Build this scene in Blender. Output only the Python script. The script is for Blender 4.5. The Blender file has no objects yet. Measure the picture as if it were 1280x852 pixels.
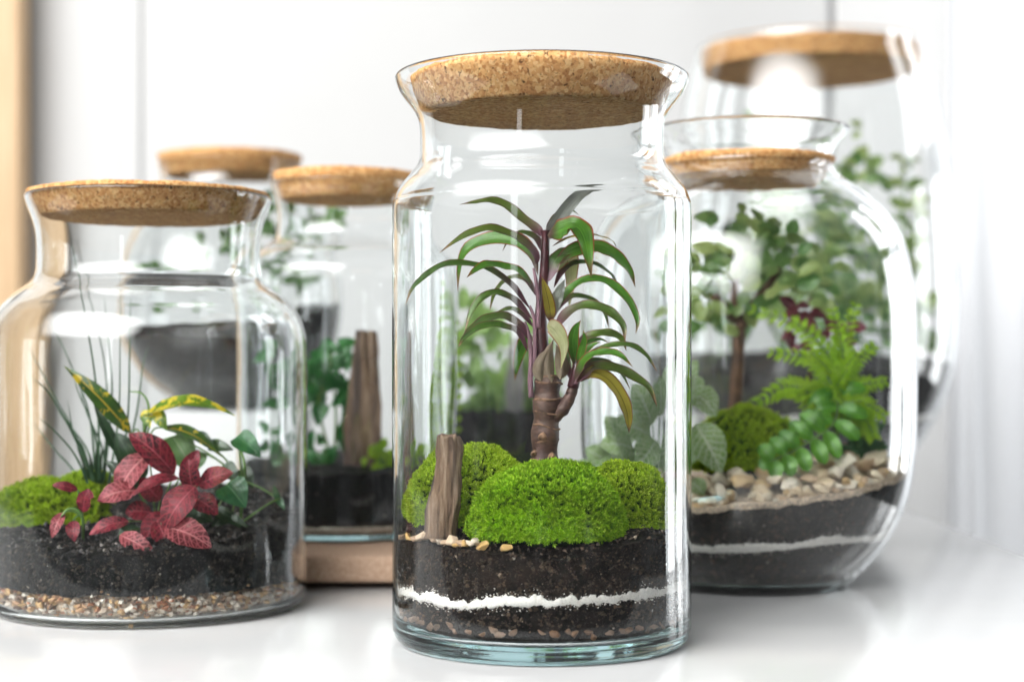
import bpy, bmesh, math, random
import numpy as np
from mathutils import Vector, noise, Matrix
random.seed(7); np.random.seed(7)
S = bpy.context.scene
PI = math.pi
# ------------------------------------------------------------------ camera, world, lamps, exposure
FPX, HC, HOR = 2050.0, 0.168, 452.0          # focal length in photo pixels, eye height above the table, horizon row
cam = bpy.data.objects.new('camera', bpy.data.cameras.new('camera')); S.collection.objects.link(cam)
cam.location = (0, 0, HC); cam.rotation_euler = (PI/2, 0, 0)
cam.data.sensor_width = 36; cam.data.lens = 36*FPX/1280
cam.data.shift_y = (HOR-426)/1280; cam.data.clip_start = 0.02; cam.data.clip_end = 50
cam.data.dof.use_dof = True; cam.data.dof.focus_distance = 0.955; cam.data.dof.aperture_fstop = 4.8
S.camera = cam
W = bpy.data.worlds.new('World'); S.world = W; W.use_nodes = True
W.node_tree.nodes['Background'].inputs[0].default_value = (0.90, 0.95, 1.0, 1)
W.node_tree.nodes['Background'].inputs[1].default_value = 0.05

def area(name, loc, target, sx, sy, L, col=(1, 1, 1)):
    d = bpy.data.lights.new(name, 'AREA'); d.shape = 'RECTANGLE'; d.size = sx; d.size_y = sy
    d.energy = L*PI*sx*sy; d.color = col
    o = bpy.data.objects.new(name, d); S.collection.objects.link(o); o.location = loc
    o.rotation_euler = (Vector(target)-Vector(loc)).to_track_quat('-Z', 'Y').to_euler()
    return o
def soft(o, k):
    """soft-edged fill lamp: brightest in the middle, fading to its edges"""
    d = o.data; d.use_nodes = True; t = d.node_tree; em = t.nodes['Emission']
    g = t.nodes.new('ShaderNodeNewGeometry'); sp = t.nodes.new('ShaderNodeSeparateXYZ'); t.links.new(g.outputs['Parametric'], sp.inputs[0])
    fs = []
    for i in (0, 1):
        a = t.nodes.new('ShaderNodeMath'); a.operation = 'MULTIPLY'; a.inputs[1].default_value = PI; t.links.new(sp.outputs[i], a.inputs[0])
        b = t.nodes.new('ShaderNodeMath'); b.operation = 'SINE'; t.links.new(a.outputs[0], b.inputs[0]); fs.append(b)
    m = t.nodes.new('ShaderNodeMath'); m.operation = 'MULTIPLY'; t.links.new(fs[0].outputs[0], m.inputs[0]); t.links.new(fs[1].outputs[0], m.inputs[1])
    q = t.nodes.new('ShaderNodeMath'); q.operation = 'MULTIPLY'; q.inputs[1].default_value = k; t.links.new(m.outputs[0], q.inputs[0])
    t.links.new(q.outputs[0], em.inputs['Strength'])
for i, y in enumerate((1.62, 2.12)):           # tall window on the right, towards the back, four panes
    for k, z in enumerate((0.22, 1.10)):
        area('window_pane_light', (1.55, y, z), (0.55, y-0.35, z), 0.30, 0.78, 3.8, (0.97, 0.99, 1.0))
area('window_light', (-1.0, -1.6, 0.75), (-0.4, 0.6, 0.3), 0.22, 1.2, 2.0, (0.97, 0.99, 1.0))        # narrow window behind the photographer
soft(area('front_fill_light', (-2.4, -2.2, 2.60), (0.0, 1.1, 0.2), 7.0, 3.5, 6.6, (1, 0.995, 0.98)), 1.80)      # added broad fill lamp, high behind the camera, softens the front light
area('wall_wash_light', (-0.8, 1.95, 2.1), (-0.9, 2.75, 0.65), 1.6, 0.6, 1.2, (1, 0.99, 0.97))  # added lamp out of view, brightens the wall behind the jars
area('curtain_window_light', (1.25, 2.735, 0.5), (1.25, 0, 0.5), 0.95, 1.8, 1.4, (0.97, 0.985, 1.0))
vs = S.view_settings; vs.view_transform = 'Standard'; vs.look = 'None'; vs.exposure = 0.90; vs.gamma = 1.0
S.render.engine = 'CYCLES'
cy = S.cycles
cy.max_bounces = 28; cy.transmission_bounces = 26; cy.glossy_bounces = 10; cy.diffuse_bounces = 4; cy.transparent_max_bounces = 16
cy.volume_bounces = 0
cy.caustics_refractive = True; cy.caustics_reflective = False; cy.blur_glossy = 0.3
cy.sample_clamp_indirect = 25.0; cy.sample_clamp_direct = 0
cy.use_denoising = True; cy.denoiser = 'OPENIMAGEDENOISE'; cy.denoising_input_passes = 'RGB_ALBEDO_NORMAL'
cy.use_adaptive_sampling = False

# ------------------------------------------------------------------ helpers
def P(px, py, D): return Vector(((px-640)*D/FPX, D, HC-(py-HOR)*D/FPX))
def link(name, me, mat=None, parent=None):
    o = bpy.data.objects.new(name, me); S.collection.objects.link(o)
    if mat is not None and not me.materials: me.materials.append(mat)
    if parent is not None: o.parent = parent
    return o
def mesh(name, v, f, smooth=True):
    me = bpy.data.meshes.new(name); me.from_pydata([tuple(p) for p in v], [], f)
    if smooth: me.polygons.foreach_set('use_smooth', [True]*len(me.polygons))
    me.update(); return me
def tag(o, label, cat=None, group=None, kind=None):
    o['label'] = label
    if cat: o['category'] = cat
    if group: o['group'] = group
    if kind: o['kind'] = kind
    return o
def empty(name, loc, label, cat, group=None, kind=None):
    o = bpy.data.objects.new(name, None); S.collection.objects.link(o); o.location = loc; o.empty_display_size = 0.02
    bpy.context.view_layer.update()
    return tag(o, label, cat, group, kind)
def child(name, me, mat, parent, kind=None):
    """a part given in world coordinates under a root that is only translated"""
    o = link(name, me, mat, parent)
    r = parent
    off = Vector(r.location)
    if r.parent is not None: off = off + Vector(r.parent.location)
    o.location = -off if not r.get('_zero') else (0, 0, 0)
    if kind: o['kind'] = kind
    return o
def sub(name, me, mat, parent, kind=None):
    """a sub-part whose mesh is in the same coordinates as its parent's mesh"""
    o = link(name, me, mat, parent)
    if kind: o['kind'] = kind
    return o
def catmull(pts, n):
    pts = [np.array(p, float) for p in pts]
    q = [2*pts[0]-pts[1]]+pts+[2*pts[-1]-pts[-2]]
    out = []
    segs = len(pts)-1
    for i in range(n+1):
        t = i/n*segs; k = min(int(t), segs-1); u = t-k
        a, b, c, d = q[k], q[k+1], q[k+2], q[k+3]
        out.append(0.5*((2*b)+(c-a)*u+(2*a-5*b+4*c-d)*u*u+(3*b-a-3*c+d)*u**3))
    return np.array(out)
def fbm(x, y, z, o=3): return noise.fractal(Vector((x, y, z)), 0.7, 2.0, o)

# ------------------------------------------------------------------ materials
class NT:
    def __init__(s, name):
        s.m = bpy.data.materials.new(name); s.m.use_nodes = True
        s.t = s.m.node_tree; s.n = s.t.nodes; s.b = s.n['Principled BSDF']; s.out = s.n['Material Output']
    def new(s, ty, **kw):
        x = s.n.new(ty)
        for k, v in kw.items():
            if k[0] == '_':
                key = k[1:]; key = int(key) if key.isdigit() else key.replace('_', ' ')
                x.inputs[key].default_value = v
            else: setattr(x, k, v)
        return x
    def l(s, a, b): s.t.links.new(a, b)
    def noise(s, scale, detail=4, rough=0.55, vec=None, dist=0):
        x = s.new('ShaderNodeTexNoise'); x.inputs['Scale'].default_value = scale; x.inputs['Detail'].default_value = detail
        x.inputs['Roughness'].default_value = rough; x.inputs['Distortion'].default_value = dist
        s.l(vec if vec is not None else s.obj(), x.inputs['Vector']); return x.outputs['Fac']
    def obj(s):
        if not hasattr(s, '_tc'): s._tc = s.new('ShaderNodeTexCoord')
        return s._tc.outputs['Object']
    def uv(s):
        s.obj(); sp = s.new('ShaderNodeSeparateXYZ'); s.l(s._tc.outputs['UV'], sp.inputs[0]); return sp.outputs[0], sp.outputs[1]
    def ramp(s, fac, stops, interp='LINEAR'):
        r = s.new('ShaderNodeValToRGB'); r.color_ramp.interpolation = interp
        while len(r.color_ramp.elements) < len(stops): r.color_ramp.elements.new(0.5)
        for e, (p, c) in zip(r.color_ramp.elements, stops): e.position = p; e.color = (*c, 1) if len(c) == 3 else c
        s.l(fac, r.inputs[0]); return r.outputs[0]
    def math(s, op, a, b=None, c=None):
        x = s.new('ShaderNodeMath'); x.operation = op
        for i, v in enumerate((a, b, c)):
            if v is None: continue
            if isinstance(v, (int, float)): x.inputs[i].default_value = v
            else: s.l(v, x.inputs[i])
        return x.outputs[0]
    def mix(s, fac, a, b, blend='MIX'):
        x = s.new('ShaderNodeMix'); x.data_type = 'RGBA'; x.blend_type = blend
        for sock, v in ((x.inputs[0], fac), (x.inputs[6], a), (x.inputs[7], b)):
            if isinstance(v, (int, float)): sock.default_value = v
            elif isinstance(v, tuple): sock.default_value = (*v, 1)
            else: s.l(v, sock)
        return x.outputs[2]
    def bump(s, h, strength=0.5, dist=0.001):
        b = s.new('ShaderNodeBump'); b.inputs['Strength'].default_value = strength; b.inputs['Distance'].default_value = dist
        s.l(h, b.inputs['Height']); s.l(b.outputs[0], s.b.inputs['Normal']); return b.outputs[0]
    def col(s, c):
        if isinstance(c, tuple): s.b.inputs['Base Color'].default_value = (*c, 1)
        else: s.l(c, s.b.inputs['Base Color'])
    def rough(s, r, spec=0.5):
        s.b.inputs['Roughness'].default_value = r; s.b.inputs['Specular IOR Level'].default_value = spec
    def translucent(s, c, fac):
        t = s.new('ShaderNodeBsdfTranslucent')
        if isinstance(c, tuple): t.inputs[0].default_value = (*c, 1)
        else: s.l(c, t.inputs[0])
        mx = s.new('ShaderNodeMixShader'); mx.inputs[0].default_value = fac
        s.l(s.b.outputs[0], mx.inputs[1]); s.l(t.outputs[0], mx.inputs[2]); s.l(mx.outputs[0], s.out.inputs[0])
    def rnd(s): return s.new('ShaderNodeObjectInfo').outputs['Random']
    def island(s): return s.new('ShaderNodeNewGeometry').outputs['Random Per Island']

def glass_mat(name, tint=(0.60, 0.86, 0.88), dens=4.0, marks=0.0):
    t = NT(name)
    g = t.new('ShaderNodeBsdfGlass'); g.inputs['Color'].default_value = (0.995, 1, 1, 1); g.inputs['Roughness'].default_value = 0.0; g.inputs['IOR'].default_value = 1.46
    # very slight waviness of blown glass
    mp = t.new('ShaderNodeMapping'); mp.inputs['Scale'].default_value = (1, 1, 0.35); t.l(t.obj(), mp.inputs[0])
    nz = t.noise(26, 2, 0.5, mp.outputs[0])
    b = t.new('ShaderNodeBump'); b.inputs['Strength'].default_value = 0.35; b.inputs['Distance'].default_value = 0.0012
    t.l(nz, b.inputs['Height']); t.l(b.outputs[0], g.inputs['Normal'])
    v = t.new('ShaderNodeVolumeAbsorption'); v.inputs[0].default_value = (*tint, 1); v.inputs[1].default_value = dens
    if marks:
        m2 = t.new('ShaderNodeMapping'); m2.inputs['Scale'].default_value = (1, 1, 0.07); t.l(t.obj(), m2.inputs[0])
        drip = t.ramp(t.noise(150, 3, 0.55, m2.outputs[0]), [(0.57, (0, 0, 0)), (0.72, (1, 1, 1))])
        blot = t.ramp(t.noise(22, 3, 0.6), [(0.48, (0, 0, 0)), (0.66, (1, 1, 1))])
        vo = t.new('ShaderNodeTexVoronoi'); vo.inputs['Scale'].default_value = 520; t.l(t.obj(), vo.inputs['Vector'])
        spk = t.ramp(vo.outputs['Distance'], [(0.12, (1, 1, 1)), (0.24, (0, 0, 0))])
        f = t.math('MULTIPLY', blot, t.math('ADD', t.math('MULTIPLY', drip, marks), t.math('MULTIPLY', spk, marks*1.6)))
        df = t.new('ShaderNodeBsdfDiffuse'); df.inputs[0].default_value = (0.75, 0.76, 0.77, 1)
        mx = t.new('ShaderNodeMixShader'); t.l(f, mx.inputs[0]); t.l(g.outputs[0], mx.inputs[1]); t.l(df.outputs[0], mx.inputs[2]); t.l(mx.outputs[0], t.out.inputs[0])
    else: t.l(g.outputs[0], t.out.inputs[0])
    t.l(v.outputs[0], t.out.inputs[1])
    return t.m
def cork_mat():
    t = NT('cork')
    v = t.new('ShaderNodeTexVoronoi'); v.inputs['Scale'].default_value = 520; t.l(t.obj(), v.inputs['Vector'])
    v2 = t.new('ShaderNodeTexVoronoi'); v2.inputs['Scale'].default_value = 360; t.l(t.obj(), v2.inputs['Vector'])
    sp = t.new('ShaderNodeSeparateXYZ'); t.l(v.outputs['Color'], sp.inputs[0])
    base = t.ramp(sp.outputs[0], [(0, (0.44, 0.19, 0.062)), (0.3, (0.62, 0.31, 0.115)), (0.65, (0.72, 0.41, 0.165)), (1, (0.80, 0.52, 0.25))])
    sp2 = t.new('ShaderNodeSeparateXYZ'); t.l(v2.outputs['Color'], sp2.inputs[0])
    base = t.mix(t.ramp(t.noise(60, 3), [(0.35, (0, 0, 0)), (0.7, (0.35, 0.35, 0.35))]), base, (0.36, 0.17, 0.065))
    pit = t.math('MULTIPLY', t.ramp(sp2.outputs[1], [(0.87, (0, 0, 0)), (0.90, (1, 1, 1))]), t.ramp(v2.outputs['Distance'], [(0.30, (1, 1, 1)), (0.55, (0, 0, 0))]))
    fine = t.ramp(t.noise(820, 3, 0.6), [(0.57, (0, 0, 0)), (0.66, (1, 1, 1))])
    big = t.ramp(t.noise(300, 3, 0.6, None, 0.8), [(0.635, (0, 0, 0)), (0.67, (1, 1, 1))])
    pits = t.math('MAXIMUM', t.math('MULTIPLY', big, 0.9), t.math('MULTIPLY', fine, 0.42))
    t.col(t.mix(pits, base, (0.085, 0.032, 0.012)))
    h = t.math('SUBTRACT', t.math('MULTIPLY', sp.outputs[1], 0.35), pits)
    t.bump(h, 0.9, 0.0007); t.rough(0.85, 0.25); return t.m
def soil_mat(name, c1, c2, fleck=(0.45, 0.40, 0.34), amount=0.72, gloss=0.6):
    t = NT(name)
    n1 = t.noise(420, 5, 0.7); n2 = t.noise(70, 4, 0.6)
    c = t.ramp(n1, [(0.35, c1), (0.7, c2)])
    c = t.mix(t.ramp(n2, [(0.45, (0, 0, 0)), (0.75, (0.7, 0.7, 0.7))]), c, tuple(min(1, x*1.9) for x in c2))
    v = t.new('ShaderNodeTexVoronoi'); v.inputs['Scale'].default_value = 420; t.l(t.obj(), v.inputs['Vector'])
    sp = t.new('ShaderNodeSeparateXYZ'); t.l(v.outputs['Color'], sp.inputs[0])
    fl = t.math('MULTIPLY', t.ramp(sp.outputs[0], [(0.985, (0, 0, 0)), (0.988, (1, 1, 1))]), t.ramp(v.outputs['Distance'], [(0.25, (1, 1, 1)), (0.45, (0, 0, 0))]))
    c = t.mix(t.math('MULTIPLY', fl, amount), c, fleck)
    t.col(c); t.bump(t.math('ADD', n1, t.math('MULTIPLY', n2, 1.6)), 1.0, 0.0022); t.rough(gloss, 0.2); return t.m
def plain(name, c, r=0.6, spec=0.4, var=0.12, scale=40, bump=0.0, bd=0.001):
    t = NT(name); n = t.noise(scale, 4)
    lo = tuple(x*(1-var) for x in c); hi = tuple(min(1, x*(1+var)) for x in c)
    t.col(t.ramp(n, [(0.3, lo), (0.7, hi)])); t.rough(r, spec)
    if bump: t.bump(n, bump, bd)
    return t.m
def pebble_mat(name, stops, scale=160, bump=0.4, island=False, rough=0.65):
    t = NT(name); r = t.island() if island else t.rnd()
    c = t.ramp(r, stops, 'CONSTANT'); n = t.noise(scale, 5, 0.65)
    c = t.mix(t.ramp(n, [(0.35, (0.0, 0.0, 0.0)), (0.75, (0.6, 0.6, 0.6))]), c, t.mix(0.55, c, (0.25, 0.17, 0.10)))
    t.col(c); t.bump(n, bump, 0.001); t.rough(rough, 0.4); return t.m
def moss_mat(name, stops, trans=0.35):
    t = NT(name)
    # colour runs from deep green low on each shoot to pale green at the tip
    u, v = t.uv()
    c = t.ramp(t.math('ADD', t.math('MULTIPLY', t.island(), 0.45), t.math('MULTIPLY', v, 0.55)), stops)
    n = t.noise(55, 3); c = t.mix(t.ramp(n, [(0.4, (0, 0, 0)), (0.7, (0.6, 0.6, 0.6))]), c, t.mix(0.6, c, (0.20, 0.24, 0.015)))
    t.col(c); t.rough(0.55, 0.3); t.translucent(c, trans); return t.m
def leaf_mat(name, c_lo, c_hi, rib=None, ribw=0.05, margin=None, base=None, base_at=0.3, trans=0.3, rough=0.38, veins=None, nveins=9, spots=None, spot_scale=60, spot_lo=0.5, vary=None, spec=0.5, tip=None):
    t = NT(name); u, v = t.uv()
    au = t.math('ABSOLUTE', t.math('MULTIPLY_ADD', u, 2.0, -1.0))      # 0 at the midrib, 1 at the edge
    n = t.noise(70, 3)
    c = t.ramp(n, [(0.3, c_lo), (0.7, c_hi)])
    if vary: c = t.mix(t.math('MULTIPLY', t.math('POWER', t.rnd(), 1.6), vary[1]), c, vary[0])
    if spots:
        sfac = t.ramp(t.noise(spot_scale, 4, 0.6), [(spot_lo, (0, 0, 0)), (spot_lo+0.05, (1, 1, 1))]); c = t.mix(sfac, c, spots)
    uvc = t.new('ShaderNodeCombineXYZ'); t.l(t.math('MULTIPLY', u, 16.0), uvc.inputs[0]); t.l(t.math('MULTIPLY', v, 2.2), uvc.inputs[1]); t.l(t.math('MULTIPLY', t.rnd(), 40.0), uvc.inputs[2])
    stk = t.noise(1.0, 5, 0.6, uvc.outputs[0])
    c = t.mix(t.ramp(stk, [(0.30, (0.55, 0.55, 0.55)), (0.5, (0, 0, 0))]), c, t.mix(1.0, c, (0.35, 0.38, 0.3), 'MULTIPLY'))
    c = t.mix(t.ramp(stk, [(0.58, (0, 0, 0)), (0.75, (0.5, 0.5, 0.5))]), c, t.mix(0.4, c, (0.55, 0.6, 0.3)))
    hgt = None
    if tip: c = t.mix(t.ramp(t.math('ADD', v, t.math('MULTIPLY', stk, 0.12)), [(0.93, (0, 0, 0)), (1.02, (1, 1, 1))]), c, tip)
    if veins:
        ph = t.math('MULTIPLY', t.math('SUBTRACT', v, t.math('MULTIPLY', au, 0.22)), nveins)
        fr = t.math('ABSOLUTE', t.math('SUBTRACT', t.math('FRACT', t.math('ADD', ph, t.math('MULTIPLY', n, 0.5))), 0.5))
        line = t.ramp(fr, [(0.0, (1, 1, 1)), (0.06, (0.8, 0.8, 0.8)), (0.15, (0, 0, 0))])
        net = t.new('ShaderNodeTexVoronoi'); net.feature = 'DISTANCE_TO_EDGE'; net.inputs['Scale'].default_value = 260; t.l(t.obj(), net.inputs['Vector'])
        nl = t.ramp(net.outputs[0], [(0.02, (0.75, 0.75, 0.75)), (0.10, (0, 0, 0))])
        line = t.math('MAXIMUM', line, nl)
        c = t.mix(line, c, veins); hgt = line
    if rib:
        rf = t.ramp(au, [(ribw*0.6, (1, 1, 1)), (ribw*1.6, (0, 0, 0))]); c = t.mix(rf, c, rib)
    if margin: c = t.mix(t.ramp(au, [(0.78, (0, 0, 0)), (0.92, (1, 1, 1))]), c, margin)
    if base: c = t.mix(t.ramp(v, [(base_at*0.35, (1, 1, 1)), (base_at, (0, 0, 0))]), c, base)
    t.col(c); t.rough(rough, spec)
    st = t.math('SINE', t.math('MULTIPLY', u, 60.0))
    t.bump(hgt if hgt is not None else st, 0.25 if hgt is not None else 0.12, 0.0006)
    t.translucent(c, trans); return t.m

M = {}
M['glass'] = glass_mat('clear_glass')
M['glass_teal'] = glass_mat('clear_glass_greenish', (0.50, 0.80, 0.84), 8.0)
M['glass_marks'] = glass_mat('water_marked_glass', (0.50, 0.80, 0.84), 8.0, 0.03)
M['cork'] = cork_mat()
M['soil'] = soil_mat('dark_potting_soil', (0.002, 0.0015, 0.001), (0.014, 0.009, 0.007))
M['soil_brown'] = soil_mat('brown_potting_soil', (0.003, 0.002, 0.0015), (0.020, 0.012, 0.008))
M['soil_black'] = soil_mat('black_potting_soil', (0.0015, 0.0015, 0.0015), (0.010, 0.010, 0.010), gloss=0.5)
M['soil_grey'] = soil_mat('grey_brown_soil', (0.006, 0.005, 0.0045), (0.024, 0.019, 0.017))
M['sand'] = plain('white_sand', (0.78, 0.75, 0.71), 0.9, 0.2, 0.12, 900, 1.0, 0.0012)
M['sand_beige'] = plain('coarse_beige_sand', (0.60, 0.48, 0.36), 0.9, 0.2, 0.5, 500, 1.0, 0.002)

# ------------------------------------------------------------------ setting: table, wall, post, curtain
def box_mesh(name, lo, hi, bev=0.0, seg=3):
    bm = bmesh.new(); bmesh.ops.create_cube(bm, size=1)
    for v in bm.verts:
        v.co = Vector([(lo[i]+hi[i])/2+v.co[i]*(hi[i]-lo[i]) for i in range(3)])
    if bev: bmesh.ops.bevel(bm, geom=bm.edges[:], offset=bev, segments=seg, affect='EDGES', profile=0.5)
    me = bpy.data.meshes.new(name); bm.to_mesh(me); bm.free()
    if bev: me.polygons.foreach_set('use_smooth', [True]*len(me.polygons)); 
    return me
t = NT('white_lacquer'); t.col(t.ramp(t.noise(6, 4), [(0.3, (0.56, 0.565, 0.57)), (0.7, (0.60, 0.60, 0.60))])); t.rough(0.16, 0.5); t.bump(t.noise(14, 3), 0.05, 0.002); M['lacquer'] = t.m
M['wall'] = plain('white_wall_paint', (0.50, 0.505, 0.51), 0.75, 0.3, 0.015, 5, 0.05, 0.002)
M['panel'] = plain('white_panel_paint', (0.52, 0.52, 0.518), 0.6, 0.3, 0.012, 4, 0.03, 0.002)
tb = link('table', box_mesh('table', (-1.15, 0.848, -0.032), (0.432, 1.98, 0.0), 0.004), M['lacquer'])
tb.rotation_euler = (0, 0, math.radians(-0.6)); tag(tb, 'glossy white lacquered table top that all the jars stand on', 'table')
YW = 2.75
wl = tag(link('wall', box_mesh('wall', (-2.6, YW, -1.0), (2.6, YW+0.1, 2.4)), M['wall']), 'plain white wall behind the jars', kind='structure')
def wx(px, D): return (px-640)*D/FPX
for a, b in ((-1.6, wx(1037, YW-0.02)), (wx(1044, YW-0.02), wx(1420, YW-0.02))):
    sub('wall_panel', box_mesh('wall_panel', (a, YW-0.022, -1.0), (b, YW-0.001, 2.4), 0.006), M['panel'], wl)
sub('wall_batten', box_mesh('wall_batten', (wx(150, YW-0.04), YW-0.029, -1.0), (wx(174, YW-0.04), YW-0.0225, 2.4), 0.005), M['panel'], wl)
tw = NT('pale_wood'); mp = tw.new('ShaderNodeMapping'); mp.inputs['Scale'].default_value = (22, 22, 1.1); tw.l(tw.obj(), mp.inputs[0])
nz = tw.noise(4, 6, 0.6, mp.outputs[0], 0.6)
tw.col(tw.ramp(nz, [(0.3, (0.46, 0.30, 0.16)), (0.55, (0.55, 0.38, 0.22)), (0.75, (0.60, 0.44, 0.28))])); tw.rough(0.5); tw.bump(nz, 0.2, 0.002); M['wood'] = tw.m
tag(link('wooden_post', box_mesh('wooden_post', (wx(-260, 2.66), 2.64, -1.0), (wx(38, 2.70), 2.70, 2.4), 0.006), M['wood']), 'tall pale wooden post at the left edge behind the jars', 'post')
# curtain
vv, ff = [], []
N = 160
for j in range(13):
    z = -1.0+j*0.28
    for i in range(N+1):
        x = wx(1196, 2.35)+i/N*0.95
        d = 0.011*math.sin(i*0.55+0.4*math.sin(i*0.13))+0.008*math.sin(i*0.21+1.0)+0.006*math.sin(j*0.9+i*0.3)
        vv.append((x+0.01*math.sin(i*0.4+j*0.2), 2.42+d, z))
for j in range(12):
    for i in range(N): a = j*(N+1)+i; ff.append((a, a+1, a+N+2, a+N+1))
t = NT('sheer_white_cloth'); t.col((0.88, 0.885, 0.895)); t.rough(0.9, 0.1); t.translucent((0.9, 0.91, 0.93), 0.5)
cu = tag(link('curtain', mesh('curtain', vv, ff), t.m), 'sheer white curtain hanging in folds at the right edge', 'curtain')
sd = cu.modifiers.new('thickness', 'SOLIDIFY'); sd.thickness = 0.0015

# ------------------------------------------------------------------ jars
def lathe(name, prof, seg=144, closed_axis=True):
    v, f = [], []
    n = len(prof)
    rows = []
    for (r, z) in prof:
        if r < 1e-7: rows.append([len(v)]); v.append((0, 0, z))
        else:
            rows.append(list(range(len(v), len(v)+seg)))
            for k in range(seg):
                a = 2*PI*k/seg; v.append((r*math.cos(a), r*math.sin(a), z))
    for i in range(n-1):
        A, B = rows[i], rows[i+1]
        for k in range(seg):
            k2 = (k+1) % seg
            if len(A) == 1 and len(B) == 1: continue
            if len(A) == 1: f.append((A[0], B[k2], B[k]))
            elif len(B) == 1: f.append((A[k], A[k2], B[0]))
            else: f.append((A[k], A[k2], B[k2], B[k]))
    me = mesh(name, v, f)
    bm = bmesh.new(); bm.from_mesh(me); bmesh.ops.recalc_face_normals(bm, faces=bm.faces[:]); bm.to_mesh(me); bm.free()
    me.polygons.foreach_set('use_smooth', [True]*len(me.polygons))
    return me
class Jar:
    """outer profile [(r, z)...] from the foot to the lip; wall t, floor tb"""
    def __init__(s, px, D, prof, z0, wall, floor, mat, label, group, foot_round=0.006):
        s.c = P(px, HOR, D); s.c.z = z0; s.D = D; s.z0 = z0
        p = catmull(prof, 120)
        # tangent / normal
        tg = np.gradient(p, axis=0); tg /= np.linalg.norm(tg, axis=1)[:, None]
        nrm = np.stack([tg[:, 1], -tg[:, 0]], 1)         # outward (r+)
        inn = p-nrm*wall
        keep = (inn[:, 1] > floor+foot_round) & (inn[:, 0] > 0.004)
        inn = inn[keep]
        s.inner = inn
        r0, z1 = p[0]
        outer = [(0, 0.0012), (max(r0-0.012, 0.004), 0.0012), (max(r0-0.006, 0.006), 0.0004)]
        outer += [tuple(q) for q in p]
        lip = []
        a, b = p[-1], inn[-1]
        mid = (a+b)/2; up = tg[-1]*wall*0.5
        for th in (0.25, 0.5, 0.75):
            ang = PI*th; lip.append(tuple(mid+(a-mid)*math.cos(ang)+up*math.sin(ang)))
        ri, zi = inn[0]
        low = []
        R = foot_round
        for th in (0.33, 0.66, 1.0):
            ang = th*PI/2; low.append((ri-R*(1-math.cos(ang)), floor+(zi-floor)*(1-math.sin(ang))))
        prof_all = outer+lip+[tuple(q) for q in inn[::-1]]+low+[(ri*0.5, floor), (0, floor)]
        s.floor = floor
        s.ob = link('glass_jar', lathe('glass_jar', prof_all, 160), mat)
        s.ob.location = s.c; tag(s.ob, label, 'jar', group)
        s.rim_r, s.rim_z = p[-1]
    def rin(s, z):
        z = max(z, s.inner[0, 1]); k = np.interp(z, s.inner[:, 1], s.inner[:, 0]) if np.all(np.diff(s.inner[:, 1]) > -1e-6) else s.inner[np.argmin(abs(s.inner[:, 1]-z)), 0]
        return float(k)
    def layer(s, name, lo, hi, mat, label, cat, cap=None, seg=520, rows=8, gap=0.0004, kind='stuff', shrink=0.0, rag=0.0022):
        """ring wall between lo(theta) and hi(theta) plus a cap h(x, y)"""
        v, f = [], []
        for j in range(rows+1):
            for k in range(seg):
                a = 2*PI*k/seg; z = lo(a)+(hi(a)-lo(a))*j/rows
                zz = max(z, s.floor)
                r = s.rin(zz)-gap-shrink
                if zz < s.floor+0.006: r -= 0.006*(1-math.sqrt(max(0, 1-((s.floor+0.006-zz)/0.006)**2)))
                r += -rag*max(0, fbm(math.cos(a)*r*150, math.sin(a)*r*150, z*150+3, 4)+0.15)
                v.append((r*math.cos(a), r*math.sin(a), z))
        for j in range(rows):
            for k in range(seg):
                k2 = (k+1) % seg; f.append((j*seg+k, j*seg+k2, (j+1)*seg+k2, (j+1)*seg+k))
        prev = rows*seg; base_r = [math.hypot(*v[prev+k][:2]) for k in range(seg)]
        NR = 26 if cap else 2
        for i in range(1, NR):
            q = 1-i/NR; st = len(v)
            for k in range(seg):
                a = 2*PI*k/seg; r = base_r[k]*q; x, y = r*math.cos(a), r*math.sin(a)
                z = cap(x, y) if cap else hi(a)
                if cap and i < 3: z = z*(i/3)+hi(a)*(1-i/3)
                v.append((x, y, z))
            for k in range(seg):
                k2 = (k+1) % seg; f.append((prev+k, prev+k2, st+k2, st+k))
            prev = st
        c = len(v); v.append((0, 0, cap(0, 0) if cap else float(np.mean([hi(2*PI*k/12) for k in range(12)]))))
        for k in range(seg): f.append((prev+k, prev+(k+1) % seg, c))
        c = len(v); v.append((0, 0, lo(0)))
        for k in range(seg): f.append(((k+1) % seg, k, c))
        o = link(name, mesh(name, v, f), mat); o.location = s.c
        return tag(o, label, cat, kind=kind)
def cork_lid(jar, r_top, r_bot, z_top, z_bot, label, group, tilt=(0, 0)):
    e = 0.0022
    prof = [(0, z_bot), (r_bot*0.5, z_bot), (r_bot-e, z_bot), (r_bot-e*0.3, z_bot+e*0.3), (r_bot, z_bot+e)]
    for k in range(1, 8): prof.append((r_bot+(r_top-r_bot)*k/8, z_bot+e+(z_top-z_bot-2*e)*k/8))
    prof += [(r_top, z_top-e), (r_top-e*0.3, z_top-e*0.3), (r_top-e, z_top), (r_top*0.5, z_top), (0, z_top)]
    me = lathe('cork_lid', prof, 200)
    for v in me.vertices:                                   # crumbly, slightly uneven cork
        c = v.co; d = 0.0007*fbm(c.x*160, c.y*160, c.z*160+jar.D*10)+0.0012*fbm(c.x*25, c.y*25, c.z*25+jar.D*7)
        v.co += Vector((c.x, c.y, 0)).normalized()*d*0.7+Vector((0, 0, d*0.5))
    o = link('cork_lid', me, M['cork']); o.location = jar.c; o.rotation_euler = (tilt[0], tilt[1], random.random()*0.6)
    return tag(o, label, 'lid', group)
def px_prof(pts, cx, D, z0=0.0):
    s = D/FPX
    return [(r*s, HC-(y-HOR)*s-z0) for (y, r) in pts]

GJ = 'glass terrarium jars'; GC = 'cork lids'
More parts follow.
